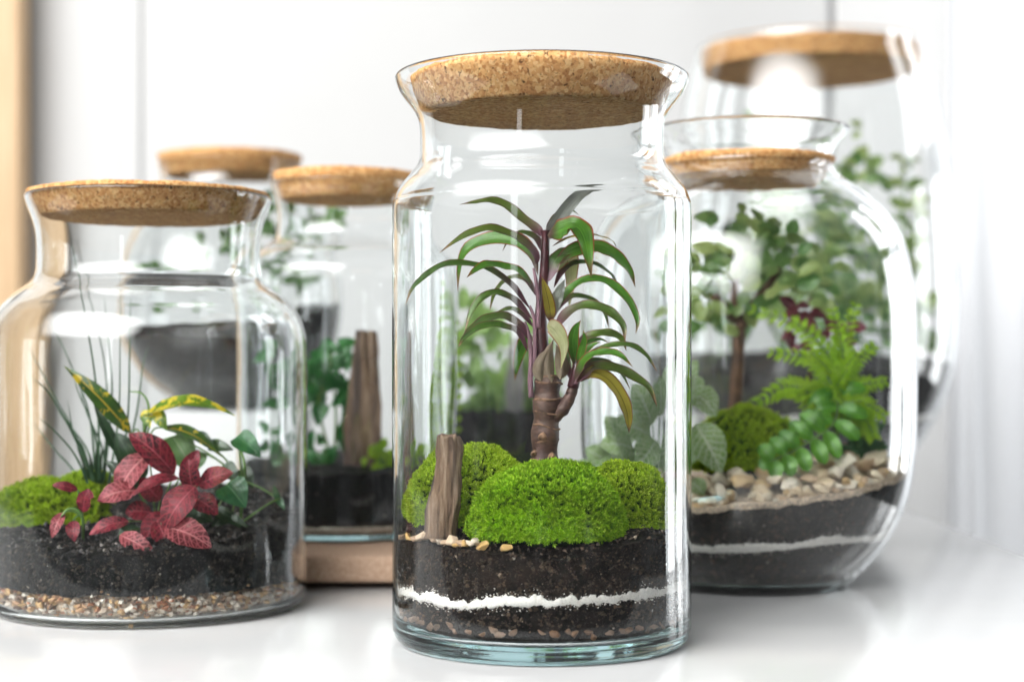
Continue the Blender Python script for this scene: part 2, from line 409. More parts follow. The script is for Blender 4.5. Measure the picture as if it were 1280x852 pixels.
# -- centre jar
DC = 0.986
sC = DC/FPX
profC = [(0.0835, 0.0006), (0.0868, 0.0032), (0.0888, 0.0075), (0.0896, 0.014)]+[(0.0897, z) for z in (0.05, 0.10, 0.15, 0.20, 0.235)]+px_prof([(262, 186.2), (250, 184), (240, 180), (230, 173.5), (220, 165), (210, 157), (200, 153), (188, 151.8), (172, 151.8), (156, 153), (146, 156), (136, 162), (126, 170), (116, 177), (106, 181.5), (100, 183)], 677, DC)
JC = Jar(677, DC, profC, 0.0, 0.0030, 0.0108, M['glass_marks'], 'tall clear glass jar in front, holding the small dracaena tree and moss', GJ)
# -- left jar
DL = 1.129
sL = DL/FPX
profL = [(0.099, 0.0006), (0.1045, 0.0025), (0.1070, 0.007), (0.1078, 0.015)]+[(0.1079, z) for z in (0.04, 0.08, 0.12, 0.15)]+px_prof([(432, 195), (412, 192), (395, 186), (380, 176), (368, 163), (358, 149), (350, 141), (340, 137.5), (325, 136.5), (305, 137), (290, 138.5), (276, 142), (263, 147), (254, 150), (249, 151)], 187, DL)
JL = Jar(187, DL, profL, 0.0, 0.0028, 0.0050, M['glass_marks'], 'wide glass jar at the left with red leaved plants inside', GJ)
# -- right jar
DR = 1.248
profR = [(0.072, 0.0006), (0.077, 0.003)]+px_prof([(712, 138), (690, 158), (665, 175), (635, 189), (600, 199), (560, 204.5), (500, 206), (430, 206), (380, 204.5), (345, 200.5), (315, 194), (290, 184), (268, 170), (250, 152), (236, 133), (225, 117), (214, 107), (203, 103.5), (192, 105), (182, 111), (173, 119), (166, 125)], 935, DR)
JR = Jar(935, DR, profR, 0.0, 0.0030, 0.0080, M['glass'], 'round shouldered glass jar at the right with a bright fern and yellow stones', GJ)
# -- jar on the board, behind
DA = 1.37
profA = [(0.080, 0.0006), (0.0845, 0.002), (0.0866, 0.006)]+[(0.0869, z) for z in (0.04, 0.10, 0.15, 0.19)]+px_prof([(345, 129), (330, 124), (318, 113), (308, 98), (298, 88), (285, 85), (268, 85), (252, 87), (240, 91), (232, 93)], 432, DA, 0.026)
JA = Jar(432, DA, profA, 0.026, 0.0028, 0.0050, M['glass_teal'], 'cylindrical glass jar standing on the brown board between left and centre jars', GJ)
# -- bowl jar on a white block, far left
DB = 1.75
profB = [(0.045, 0.0006), (0.052, 0.003)]+px_prof([(492, 78), (470, 106), (440, 127), (405, 138), (365, 140), (325, 134), (290, 121), (262, 104), (245, 92), (232, 86), (220, 85), (205, 88)], 288, DB, 0.118)
JB = Jar(288, DB, profB, 0.118, 0.0028, 0.0050, M['glass'], 'round bowl shaped glass jar farthest back at the left, on a white block', GJ)
# -- tall jar, far right
DT = 1.84
profT = [(0.070, 0.0006), (0.075, 0.003)]+px_prof([(622, 92), (590, 112), (560, 131), (530, 149), (500, 164), (470, 174), (435, 180), (390, 182), (330, 180.5), (260, 176), (190, 168), (130, 158), (95, 150), (72, 143), (60, 140)], 1012, DT)
JT = Jar(1012, DT, profT, 0.0, 0.0030, 0.0080, M['glass'], 'largest glass jar, tall and tapering, at the back right', GJ)
# -- open bowl, behind the centre jar
DO = 1.62
profO = [(0.050, 0.0006), (0.056, 0.003), (0.060, 0.010), (0.063, 0.03), (0.064, 0.07), (0.063, 0.11), (0.061, 0.15), (0.061, 0.168), (0.0625, 0.176)]
JO = Jar(617, DO, profO, 0.0, 0.0026, 0.0050, M['glass'], 'lidless glass jar seen through the front jar, behind the dracaena', GJ)

cork_lid(JC, 0.0788, 0.0725, 0.3390, 0.3165, 'thick speckled cork lid in the mouth of the tall front jar', GC)
cork_lid(JL, 0.0815, 0.0735, 0.2845, 0.2665, 'cork lid on the wide left jar with red leaved plants', GC)
cork_lid(JR, 0.0650, 0.0585, 0.3225, 0.3055, 'cork lid sunk in the mouth of the round shouldered right jar', GC)
cork_lid(JA, 0.0600, 0.0545, 0.2990, 0.2760, 'cork lid on the jar that stands on the brown board', GC)
cork_lid(JB, 0.0765, 0.0690, 0.2700, 0.2460, 'cork lid on the bowl jar farthest back at the left', GC)
cork_lid(JT, 0.1222, 0.1180, 0.5150, 0.4920, 'largest cork lid, on the tall tapering jar at the back right', GC)

def water_mat():
    t = NT('water_drop'); g = t.new('ShaderNodeBsdfGlass'); g.inputs['IOR'].default_value = 1.33; g.inputs['Roughness'].default_value = 0.0
    t.l(g.outputs[0], t.out.inputs[0]); return t.m
bm = bmesh.new(); bmesh.ops.create_icosphere(bm, subdivisions=2, radius=1.0); bm.verts.ensure_lookup_table()
dv = np.array([v.co for v in bm.verts]); dfc = [tuple(v.index for v in f.verts) for f in bm.faces]; bm.free()
V, F, off = [], [], 0
q = random.Random(77)
for k in range(620):
    if q.random() < 0.72: a = 2*PI*(1.0-abs(q.gauss(0.055, 0.030))); z = q.gauss(0.075, 0.035)
    else: a = PI*(1.0+abs(q.gauss(0.06, 0.04))); z = q.gauss(0.04, 0.018)
    if not 0.022 < z < 0.2: continue
    sz = 0.00025+0.0006*q.random()**3; r = JC.rin(z)-0.00008
    p = dv*np.array([sz*0.55, sz, sz*1.1]); p[:, 0] = np.minimum(p[:, 0], 0.0)*1.0
    ca, sa = math.cos(a), math.sin(a)
    V.append(np.stack([p[:, 0]*ca-p[:, 1]*sa+r*ca, p[:, 0]*sa+p[:, 1]*ca+r*sa, p[:, 2]+z], 1)); F += [tuple(i+off for i in f) for f in dfc]; off += len(dv)
sub('condensation', mesh('condensation', np.concatenate(V), F), water_mat(), JC.ob, 'stuff')

# board under the jar, white block under the bowl
t = NT('cork_board'); n = t.noise(500, 3); t.col(t.ramp(n, [(0.35, (0.42, 0.27, 0.18)), (0.65, (0.56, 0.39, 0.28))])); t.rough(0.8); t.bump(n, 0.4, 0.0008); M['board'] = t.m
ax = JA.c.x
bd = empty('trivet_board', (ax, DA, 0), 'flat brown board under the jar between the left and centre jars', 'board')
bm_ = box_mesh('board_slab', (ax-0.098, DA-0.165, 0.0055), (ax+0.098, DA+0.105, 0.0255), 0.004)
child('board_slab', bm_, M['board'], bd)
for dx in (-0.07, 0.07):
    for dy in (-0.13, 0.08):
        child('foot', box_mesh('foot', (ax+dx-0.02, DA+dy-0.012, 0.0003), (ax+dx+0.02, DA+dy+0.012, 0.0053), 0.001), plain('black_rubber', (0.02, 0.02, 0.02)) if 'rub' not in M else M['rub'], bd)
bx = JB.c.x
tag(link('white_block', box_mesh('white_block', (bx-0.075, DB-0.075, 0.0004), (bx+0.075, DB+0.075, 0.1175), 0.003), M['panel']), 'plain white block under the round bowl jar at the back left', 'block')

# ------------------------------------------------------------------ soil, sand, gravel
def n1(a, f, seed): return noise.noise(Vector((math.cos(a)*f, math.sin(a)*f, seed)))
def jag(a, seed, amp): return amp*(0.5*n1(a, 14, seed)+0.5*n1(a, 34, seed+5)+0.35*n1(a, 70, seed+9))
FRONT = -PI/2
# centre jar: dark soil, thin white sand line, dark soil
def c_s0(a): return 0.0345+0.0020*math.cos(a-0.2)+jag(a, 1.0, 0.0022)-0.0028*math.exp(-((a % (2*PI))-4.13)**2/0.05)
def c_th(a): return 0.0043+0.0032*n1(a, 5, 3.0)+0.6*jag(a, 2.2, 0.0036)
def c_s1(a): return c_s0(a)+max(0.0006, c_th(a))
def c_cap(x, y):
    r2 = (x*x+y*y)/0.0867**2
    return 0.0690-0.0065*math.exp(-((x-0.006)/0.034)**2)*max(0, min(1, (-y-0.03)/0.05))+0.006*(1-r2)+0.0035*y/0.0867+0.0030*x/0.0867+0.0022*fbm(x*45, y*45, 2)+0.0016*fbm(x*160, y*160, 5)
def c_top(a): return c_cap(0.0867*math.cos(a), 0.0867*math.sin(a))
JC.layer('soil_layer', lambda a: JC.floor+0.0004, c_s0, M['soil'], 'lower layer of dark soil at the bottom of the tall front jar', 'soil', shrink=0.0012, rows=14)
csand = JC.layer('sand_layer', c_s0, c_s1, M['sand'], 'thin wavy white sand line in the tall front jar', 'sand', rows=3, seg=900, rag=0.0006)
JC.layer('soil_layer', c_s1, c_top, M['soil_brown'], 'thick upper layer of dark soil under the moss in the tall front jar', 'soil', cap=c_cap, rows=20, shrink=0.0002)
# left jar
def l_g(a): return 0.0225+0.0015*n1(a, 6, 4.0)+jag(a, 4.4, 0.0015)
def l_cap(x, y):
    return 0.0470+0.030*max(0, (y+0.105)/0.21)**0.9+0.004*x/0.1+0.0035*fbm(x*40, y*40, 9)+0.0020*fbm(x*170, y*170, 3)
def l_top(a): return l_cap(0.1045*math.cos(a), 0.1045*math.sin(a))
JL.layer('soil_layer', lambda a: l_g(a)-0.001, l_top, M['soil_black'], 'black gritty soil in the wide left jar under the red plant', 'soil', cap=l_cap, rows=10, shrink=0.0003)
# right jar
def r_s0(a): return 0.0360+0.006*math.cos(a+0.1)+0.0035*n1(a, 1.6, 3.3)+jag(a, 6.0, 0.0012)
def r_s1(a): return r_s0(a)+0.0055+0.003*n1(a, 4, 8.0)+jag(a, 7.0, 0.0022)
def r_cap(x, y): return 0.0725+0.013*x/0.12+0.012*max(0, (y+0.12)/0.24)+0.003*fbm(x*30, y*30, 4)
def r_top(a): r = 0.118; return r_cap(r*math.cos(a), r*math.sin(a))
def r_s2(a): return r_top(a)-0.0042+0.0015*n1(a, 3, 5.5)+jag(a, 8.0, 0.0016)
JR.layer('soil_layer', lambda a: JR.floor+0.0004, r_s0, M['soil_grey'], 'lowest dark soil layer in the round shouldered right jar', 'soil', rows=8, shrink=0.0003)
rsand = JR.layer('sand_layer', r_s0, r_s1, M['sand'], 'wavy band of white sand in the round shouldered right jar', 'sand', rows=3, seg=900, rag=0.0006)
JR.layer('soil_layer', r_s1, r_s2, M['soil'], 'dark soil layer above the white sand in the right jar', 'soil', rows=8, shrink=0.0003)
JR.layer('sand_layer', r_s2, r_top, M['sand_beige'], 'coarse beige grit under the yellow stones in the right jar', 'sand', cap=r_cap, rows=5)
# jar on board
def a_g(a): return 0.0120+jag(a, 3.1, 0.0015)
def a_cap(x, y): return 0.053+0.010*(y+0.08)/0.16+0.003*fbm(x*50, y*50, 6)
def a_top(a): return a_cap(0.084*math.cos(a), 0.084*math.sin(a))
JA.layer('gravel_layer', lambda a: JA.floor+0.0004, a_g, pebble_mat('grey_gravel', [(0, (0.5, 0.46, 0.40)), (0.5, (0.3, 0.27, 0.24))], 260, 1.0), 'pale gravel at the bottom of the jar on the brown board', 'gravel', rows=4)
JA.layer('soil_layer', a_g, a_top, M['soil_black'], 'black soil in the jar on the brown board', 'soil', cap=a_cap, rows=6, shrink=0.0003)
# bowl jar
def b_cap(x, y): return 0.098+0.005*fbm(x*30, y*30, 1)+0.010*x/0.1
JB.layer('soil_layer', lambda a: JB.floor+0.0004, lambda a: b_cap(0.112*math.cos(a), 0.112*math.sin(a))+0.004*n1(a, 9, 2.0), M['soil_brown'], 'dark soil filling the bowl jar farthest back at the left', 'soil', cap=b_cap, rows=14)
# tall jar
def t_s0(a): return 0.105+0.004*n1(a, 3, 1)+jag(a, 1.5, 0.002)
def t_cap(x, y): return 0.168+0.012*y/0.15+0.006*fbm(x*22, y*22, 7)
JT.layer('soil_layer', lambda a: JT.floor+0.0004, t_s0, M['soil_grey'], 'lower dark soil in the largest jar at the back right', 'soil', rows=10, shrink=0.0003)
JT.layer('sand_layer', t_s0, lambda a: t_s0(a)+0.007, M['sand'], 'pale sand line in the largest jar at the back right', 'sand', rows=2)
JT.layer('soil_layer', lambda a: t_s0(a)+0.007, lambda a: t_cap(0.155*math.cos(a), 0.155*math.sin(a)), M['soil_grey'], 'upper dark soil in the largest jar at the back right', 'soil', cap=t_cap, rows=8, shrink=0.0003)
# open jar behind
def o_cap(x, y): return 0.118+0.006*fbm(x*40, y*40, 2)
JO.layer('soil_layer', lambda a: JO.floor+0.0004, lambda a: o_cap(0.059*math.cos(a), 0.059*math.sin(a)), M['soil_grey'], 'dark soil in the lidless jar behind the dracaena', 'soil', cap=o_cap, rows=8)

# stones
def rock_mesh(seed, flat=0.75, n=13):
    rg = random.Random(seed); bm = bmesh.new()
    for _ in range(n):
        d = Vector((rg.gauss(0, 1), rg.gauss(0, 1), rg.gauss(0, 1))).normalized()*rg.uniform(0.82, 1.0); d.z *= flat; d.x *= 1.12
        bm.verts.new(d)
    r = bmesh.ops.convex_hull(bm, input=bm.verts[:])
    bmesh.ops.delete(bm, geom=[v for v in bm.verts if not v.link_faces], context='VERTS')
    bmesh.ops.bevel(bm, geom=bm.edges[:], offset=0.07, segments=1, affect='EDGES')
    me = bpy.data.meshes.new('pebble'); bm.to_mesh(me); bm.free(); return me
ROCK = [rock_mesh(i) for i in range(14)]
def rock_set(mat, n0=0):
    out = []
    for r in ROCK:
        m = r.copy(); m.materials.clear(); m.materials.append(mat); out.append(m)
    return out
def pebble(parent, meshes, pos, size, rg=random):
    o = bpy.data.objects.new('pebble', rg.choice(meshes)); S.collection.objects.link(o); o.parent = parent
    o.location = Vector(pos)-Vector(parent.location); o.scale = (size, size*rg.uniform(0.75, 1.05), size*rg.uniform(0.75, 1.0))
    o.rotation_euler = (rg.uniform(-0.6, 0.6), rg.uniform(-0.6, 0.6), rg.uniform(0, 6.28)); return o
def joined_rocks(name, items, mat, parent=None):
    V, F = [], []; off = 0
    base = []
    for r in ROCK[:6]:
        base.append((np.array([v.co for v in r.vertices]), [tuple(p.vertices) for p in r.polygons]))
    for pos, s in items:
        v, f = random.choice(base); R = np.array(Matrix.Rotation(random.uniform(0, 6.28), 3, Vector((random.gauss(0, 1), random.gauss(0, 1), random.gauss(0, 1))).normalized()))
        V.append((v*s)@R.T+np.array(pos)); F += [tuple(i+off for i in q) for q in f]; off += len(v)
    me = mesh(name, np.concatenate(V), F, False)
    o = link(name, me, mat, parent); o['kind'] = 'stuff'
    if parent is not None: o.location = -Vector(parent.location)
    return o
def glass_crumbs(jar, zlo, zhi, n, s0, s1, mat, label, seed, a0=PI, a1=2*PI):
    q = random.Random(seed); it = []
    for k in range(n):
        a = q.uniform(a0, a1); z = zlo(a)+(zhi(a)-zlo(a))*q.random(); z = max(z, jar.floor+0.002)
        sz = s0+(s1-s0)*q.random()**3; r = jar.rin(z)-0.0004-sz*0.9-(0.003 if z < jar.floor+0.004 else 0)
        it.append((jar.c+Vector((r*math.cos(a), r*math.sin(a), z)), sz))
    return tag(joined_rocks('soil_crumbs', it, mat), label, 'crumbs')
crumb_b = pebble_mat('brown_soil_crumb', [(0, (0.007, 0.004, 0.003)), (0.45, (0.018, 0.010, 0.006)), (0.72, (0.042, 0.023, 0.014)), (0.92, (0.085, 0.048, 0.028)), (0.99, (0.30, 0.24, 0.18))], 400, 0.5, True, 0.7)
crumb_k = pebble_mat('black_soil_crumb', [(0, (0.004, 0.004, 0.004)), (0.5, (0.010, 0.010, 0.010)), (0.85, (0.022, 0.021, 0.022)), (0.97, (0.05, 0.05, 0.055)), (0.992, (0.35, 0.33, 0.30))], 400, 0.5, True, 0.55)
glass_crumbs(JC, c_s1, c_top, 2600, 0.0004, 0.0022, crumb_b, 'brown soil crumbs pressed against the glass of the front jar', 31)
glass_crumbs(JC, lambda a: JC.floor+0.011, c_s0, 900, 0.0004, 0.0020, crumb_b, 'soil crumbs below the white sand line of the front jar', 32)
glass_crumbs(JL, l_g, l_top, 2200, 0.0004, 0.0022, crumb_k, 'black soil crumbs pressed against the glass of the left jar', 33)
glass_crumbs(JR, r_s1, r_s2, 1500, 0.0005, 0.0026, crumb_b, 'soil crumbs above the white sand of the right jar', 34)
glass_crumbs(JR, lambda a: JR.floor+0.003, r_s0, 1300, 0.0005, 0.0026, crumb_b, 'soil crumbs below the white sand of the right jar', 35)
sandg = pebble_mat('sand_grain', [(0, (0.80, 0.77, 0.72)), (0.6, (0.66, 0.62, 0.57)), (0.9, (0.45, 0.40, 0.35))], 500, 0.3, True, 0.8)
for jar, lo, hi, root, sd_ in ((JC, c_s0, c_s1, csand, 41), (JR, r_s0, r_s1, rsand, 42)):
    q = random.Random(sd_); it = []
    for k in range(2600):
        a = q.uniform(PI, 2*PI); t_ = q.gauss(0.5, 0.42); z = lo(a)+(hi(a)-lo(a))*t_; sz = q.uniform(0.00025, 0.0006)
        r = jar.rin(z)-0.00035-sz; it.append((jar.c+Vector((r*math.cos(a), r*math.sin(a), z)), sz))
    joined_rocks('sand_grains', it, sandg, root)
# yellow stones in the right jar
stone = rock_set(pebble_mat('yellow_stone', [(0, (0.76, 0.60, 0.40)), (0.2, (0.82, 0.71, 0.54)), (0.45, (0.72, 0.51, 0.27)), (0.58, (0.84, 0.76, 0.63)), (0.8, (0.78, 0.64, 0.46)), (0.93, (0.64, 0.46, 0.30))], 120, 0.5))
st = empty('stone_layer', tuple(JR.c), 'angular yellow and cream stones on the soil of the right jar', 'stones')
rg = random.Random(5); placed = []
tries = 0
while len(placed) < 190 and tries < 12000:
    tries += 1
    a = rg.uniform(PI*1.0, PI*2.0); near = len(placed) < 15
    s = rg.uniform(0.0060, 0.0105) if near else rg.uniform(0.0070, 0.0118)
    R_ = 0.1130-s*0.95; q = 1.0 if near else rg.uniform(0.62, 0.97)
    x, y = R_*q*math.cos(a), R_*q*math.sin(a)
    if any((x-u)**2+(y-v)**2 < ((s+w)*(0.70 if near else 0.62))**2 for u, v, w in placed): continue
    placed.append((x, y, s)); pebble(st, stone, JR.c+Vector((x, y, r_cap(x, y)+s*(0.55 if near else rg.uniform(0.7, 1.5)))), s, rg)
for k in range(95):
    a = PI*1.02+PI*0.96*(k+rg.random())/95; s = rg.uniform(0.0035, 0.0075)
    z0 = r_top(a)-0.003+rg.random()*0.010; r = JR.rin(z0)-0.0006-s*0.95
    pebble(st, stone, JR.c+Vector((r*math.cos(a), r*math.sin(a), z0)), s, rg)
# gravel in the left jar
gm_stops = [(0, (0.50, 0.44, 0.37)), (0.16, (0.32, 0.25, 0.19)), (0.32, (0.62, 0.57, 0.50)), (0.44, (0.34, 0.14, 0.07)), (0.60, (0.42, 0.25, 0.14)), (0.74, (0.14, 0.08, 0.055)), (0.88, (0.50, 0.32, 0.15))]
gv = rock_set(pebble_mat('mixed_gravel', gm_stops, 300, 0.3))
gr = empty('gravel_layer', tuple(JL.c), 'layer of mixed white brown and orange gravel under black soil, left jar', 'gravel')
rg = random.Random(11)
for k in range(290):
    a = rg.uniform(PI*1.0, PI*2.0); s = rg.uniform(0.0020, 0.0040); z = JL.floor+0.002+rg.random()*0.0185
    r = JL.rin(z)-0.0006-s*1.15-(0.003 if z < JL.floor+0.005 else 0)
    pebble(gr, gv, JL.c+Vector((r*math.cos(a), r*math.sin(a), z)), s, rg)
items = []
for k in range(1500):
    a = rg.uniform(PI*0.9, PI*2.1); z = JL.floor+0.0015+rg.random()*0.0195; s = rg.uniform(0.0018, 0.0032)
    r = JL.rin(z)-0.003-s-rg.random()*0.006-(0.003 if z < JL.floor+0.005 else 0); items.append((JL.c+Vector((r*math.cos(a), r*math.sin(a), z)), s))
joined_rocks('fine_gravel', items, pebble_mat('mixed_fine_gravel', gm_stops, 300, 0.3, True), gr)
core = JL.layer('gravel_core', lambda a: JL.floor+0.0004, lambda a: l_g(a)-0.0005, M['sand_beige'], '', '', rows=3, shrink=0.007)
del core['label']
core.parent = gr; core.location = (0, 0, 0)
# brown pebbles at the bottom of the centre jar, cream pebbles on its soil
bp = rock_set(pebble_mat('brown_pebble', [(0, (0.14, 0.08, 0.05)), (0.3, (0.20, 0.13, 0.09)), (0.6, (0.10, 0.07, 0.05)), (0.8, (0.17, 0.085, 0.04))], 200, 0.5))
pl = empty('pebble_layer', tuple(JC.c), 'dull brown pebbles along the bottom of the tall front jar', 'pebbles')
rg = random.Random(21)
for k in range(38):
    a = PI*1.03+k/37*PI*0.94+rg.uniform(-0.03, 0.03); s = rg.uniform(0.0042, 0.0070); r = 0.0862-s*0.72-0.0004
    pebble(pl, bp, JC.c+Vector((r*math.cos(a), r*math.sin(a), JC.floor+0.0062+rg.random()*0.0035)), s, rg)
cp = rock_set(pebble_mat('cream_pebble', [(0, (0.66, 0.50, 0.36)), (0.35, (0.55, 0.38, 0.26)), (0.6, (0.60, 0.38, 0.14)), (0.8, (0.72, 0.60, 0.48))], 200, 0.4))
pc = empty('pebble_cluster', tuple(JC.c), 'small cream and orange pebbles beside the bark piece in the front jar', 'pebbles')
for (px, py, sp) in [(506, 666, 5), (515, 667, 6), (530, 664, 8), (538, 662, 8.5), (546, 664, 8), (551, 671, 5.5), (566, 671, 7.5), (577, 680, 6), (582, 684, 4.5), (594, 677, 7.5), (604, 684, 6), (588, 688, 4.5), (633, 688, 7), (523, 670, 5), (558, 678, 5), (572, 688, 4)]:
    x = None
    dd = math.sqrt(max(0, 0.0835**2-(wx(px, 0.915)-JC.c.x)**2)); D = DC-dd+sp*sC
    p = P(px, py, D); p.z = JC.c.z+c_cap(p.x-JC.c.x, p.y-JC.c.y)+sp*sC*0.75
    pebble(pc, cp, p, sp*sC*1.4, rg)
# loose crumbs on the black soil of the left jar and the soil of the centre jar
items = []
for k in range(2600):
    a = rg.uniform(0, 2*PI); r = 0.102*math.sqrt(rg.random()); x, y = r*math.cos(a), r*math.sin(a)
    s = rg.uniform(0.0005, 0.0016)*(1.3 if rg.random() < 0.1 else 1); items.append((JL.c+Vector((x, y, l_cap(x, y)+s*0.3)), s))
tag(joined_rocks('soil_crumbs', items, pebble_mat('black_crumb', [(0, (0.02, 0.02, 0.022)), (0.55, (0.05, 0.05, 0.055)), (0.85, (0.10, 0.10, 0.11)), (0.97, (0.4, 0.38, 0.35))], 300, 0.3, True, 0.35)), 'loose black crumbs on the soil of the left jar', 'crumbs')
items = []
for k in range(1500):
    a = rg.uniform(0, 2*PI); r = 0.083*math.sqrt(rg.random()); x, y = r*math.cos(a), r*math.sin(a)
    s = rg.uniform(0.0005, 0.0018); items.append((JC.c+Vector((x, y, c_cap(x, y)+s*0.3)), s))
tag(joined_rocks('soil_crumbs', items, pebble_mat('brown_crumb', [(0, (0.02, 0.014, 0.01)), (0.55, (0.05, 0.034, 0.025)), (0.85, (0.11, 0.07, 0.05)), (0.98, (0.5, 0.4, 0.3))], 300, 0.3, True, 0.6)), 'loose brown crumbs on the soil of the front jar', 'crumbs')

# ------------------------------------------------------------------ moss
def shoot_template(nl=11, seed=0):
    rg = random.Random(seed); V, F, UV = [], [], []
    for k in range(nl):
        h = 0.25+0.75*k/(nl-1); a = k*2.4+rg.random()*0.4; out = 0.55*(1.05-0.55*h)
        bx, by = 0.05*math.cos(a), 0.05*math.sin(a); tx, ty = out*math.cos(a), out*math.sin(a)
        w = 0.085; px, py = -math.sin(a)*w, math.cos(a)*w
        b = len(V); z0 = h*0.78; z1 = h*0.78+0.34
        mx, my = (bx+tx)*0.5, (by+ty)*0.5
        V += [(bx, by, z0), (mx+px, my+py, (z0+z1)/2+0.02), (tx, ty, z1), (mx-px, my-py, (z0+z1)/2+0.02)]
        F += [(b, b+1, b+2), (b, b+2, b+3)]; UV += [h, h, min(1, h+0.2), h]
    return np.array(V), np.array(F), np.array(UV)
SH = [shoot_template(11, s) for s in range(4)]
def moss_cushion(c, ax, n, size, mat, base_mat, label, seed, lump=0.16, jarc=None, jarr=None, group='moss cushions', zmin=-0.45):
    rg = np.random.RandomState(seed)
    root = empty('moss_cushion', tuple(c), label, 'moss', group)
    bm = bmesh.new(); bmesh.ops.create_icosphere(bm, subdivisions=4, radius=1.0)
    A = Vector(ax)
    def disp(d): return 1+lump*noise.noise(Vector(d)*1.9+Vector((seed, 0, 0)))+lump*0.5*noise.noise(Vector(d)*4.5+Vector((0, seed, 0)))
    def lim(p):
        if jarc is None: return p
        q = Vector((c[0]+p.x-jarc.x, c[1]+p.y-jarc.y)); L = q.length
        if L > jarr: q *= jarr/L; return Vector((q.x+jarc.x-c[0], q.y+jarc.y-c[1], p.z))
        return p
    for v in bm.verts:
        d = v.co.normalized(); k = disp(d)*0.93; v.co = lim(Vector((d.x*A.x*k, d.y*A.y*k, d.z*A.z*k*(0.45 if d.z < 0 else 1))))
    me = bpy.data.meshes.new('cushion_base'); bm.to_mesh(me); bm.free()
    me.polygons.foreach_set('use_smooth', [True]*len(me.polygons))
    sub('cushion_base', me, base_mat, root)
    VV, FF, UU = [], [], []; off = 0
    for i in range(n):
        while True:
            d = Vector(rg.normal(size=3)).normalized()
            w = Vector((d.x/A.x, d.y/A.y, d.z/A.z)).length*min(A)   # even density over the ellipsoid
            if d.z > zmin and rg.rand() < w: break
        k = disp(d)*0.92; p = lim(Vector((d.x*A.x*k, d.y*A.y*k, d.z*A.z*k*(0.45 if d.z < 0 else 1))))
        nr = Vector((d.x/A.x, d.y/A.y, d.z/A.z)).normalized(); nr = (nr+Vector((0, 0, 0.35))+Vector(rg.normal(size=3))*0.22).normalized()
        q = nr.to_track_quat('Z', 'Y').to_matrix()@Matrix.Rotation(rg.rand()*6.28, 3, 'Z')
        s = size*rg.uniform(0.7, 1.35); V, F, U = SH[i % 4]
        VV.append((V*s)@np.array(q).T+np.array(p)); FF.append(F+off); UU.append(U); off += len(V)
    VV = np.concatenate(VV); FF = np.concatenate(FF); UU = np.concatenate(UU)
    me = bpy.data.meshes.new('moss_shoots'); me.vertices.add(len(VV)); me.vertices.foreach_set('co', VV.ravel())
    me.loops.add(FF.size); me.loops.foreach_set('vertex_index', FF.ravel().astype(np.int32)); me.polygons.add(len(FF))
    me.polygons.foreach_set('loop_start', np.arange(0, FF.size, 3, dtype=np.int32))
    uvl = me.uv_layers.new(name='UVMap'); uu = np.zeros((FF.size, 2)); uu[:, 1] = UU[FF.ravel()]; uvl.data.foreach_set('uv', uu.ravel())
    me.update(calc_edges=True)
    sub('moss_shoots', me, mat, root, 'stuff')
    return root
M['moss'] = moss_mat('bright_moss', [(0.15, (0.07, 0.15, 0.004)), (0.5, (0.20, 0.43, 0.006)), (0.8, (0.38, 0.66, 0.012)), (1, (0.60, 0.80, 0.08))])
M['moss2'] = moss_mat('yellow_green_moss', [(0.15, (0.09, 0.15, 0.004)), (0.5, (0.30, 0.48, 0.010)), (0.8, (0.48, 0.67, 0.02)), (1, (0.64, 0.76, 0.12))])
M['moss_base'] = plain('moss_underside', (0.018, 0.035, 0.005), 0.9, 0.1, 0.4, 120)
def cush(px, py, D, rx, ry, rz, n, size, mat, label, seed, jar, **kw):
    s = D/FPX; c = P(px, py, D)
    return moss_cushion(c, (rx*s, ry*s, rz*s), n, size, mat, M['moss_base'], label, seed, jarc=jar.c, jarr=kw.pop('jarr'), **kw)
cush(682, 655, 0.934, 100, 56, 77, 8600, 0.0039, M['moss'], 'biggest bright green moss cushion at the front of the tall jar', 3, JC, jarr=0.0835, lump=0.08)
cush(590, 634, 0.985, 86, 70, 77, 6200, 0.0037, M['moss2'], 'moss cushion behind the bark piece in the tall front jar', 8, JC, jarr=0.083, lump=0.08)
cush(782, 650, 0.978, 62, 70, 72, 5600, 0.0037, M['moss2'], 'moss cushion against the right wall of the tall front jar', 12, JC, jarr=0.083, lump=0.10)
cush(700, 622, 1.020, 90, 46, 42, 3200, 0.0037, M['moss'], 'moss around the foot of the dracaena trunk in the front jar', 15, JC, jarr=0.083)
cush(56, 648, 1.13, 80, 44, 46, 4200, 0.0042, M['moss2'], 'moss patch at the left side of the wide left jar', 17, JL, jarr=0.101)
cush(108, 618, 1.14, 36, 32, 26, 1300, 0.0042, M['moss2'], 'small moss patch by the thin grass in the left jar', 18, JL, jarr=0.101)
cush(932, 572, 1.205, 68, 52, 64, 3600, 0.0044, M['moss2'], 'moss mound in the middle of the right jar beside the fern', 19, JR, jarr=0.116)

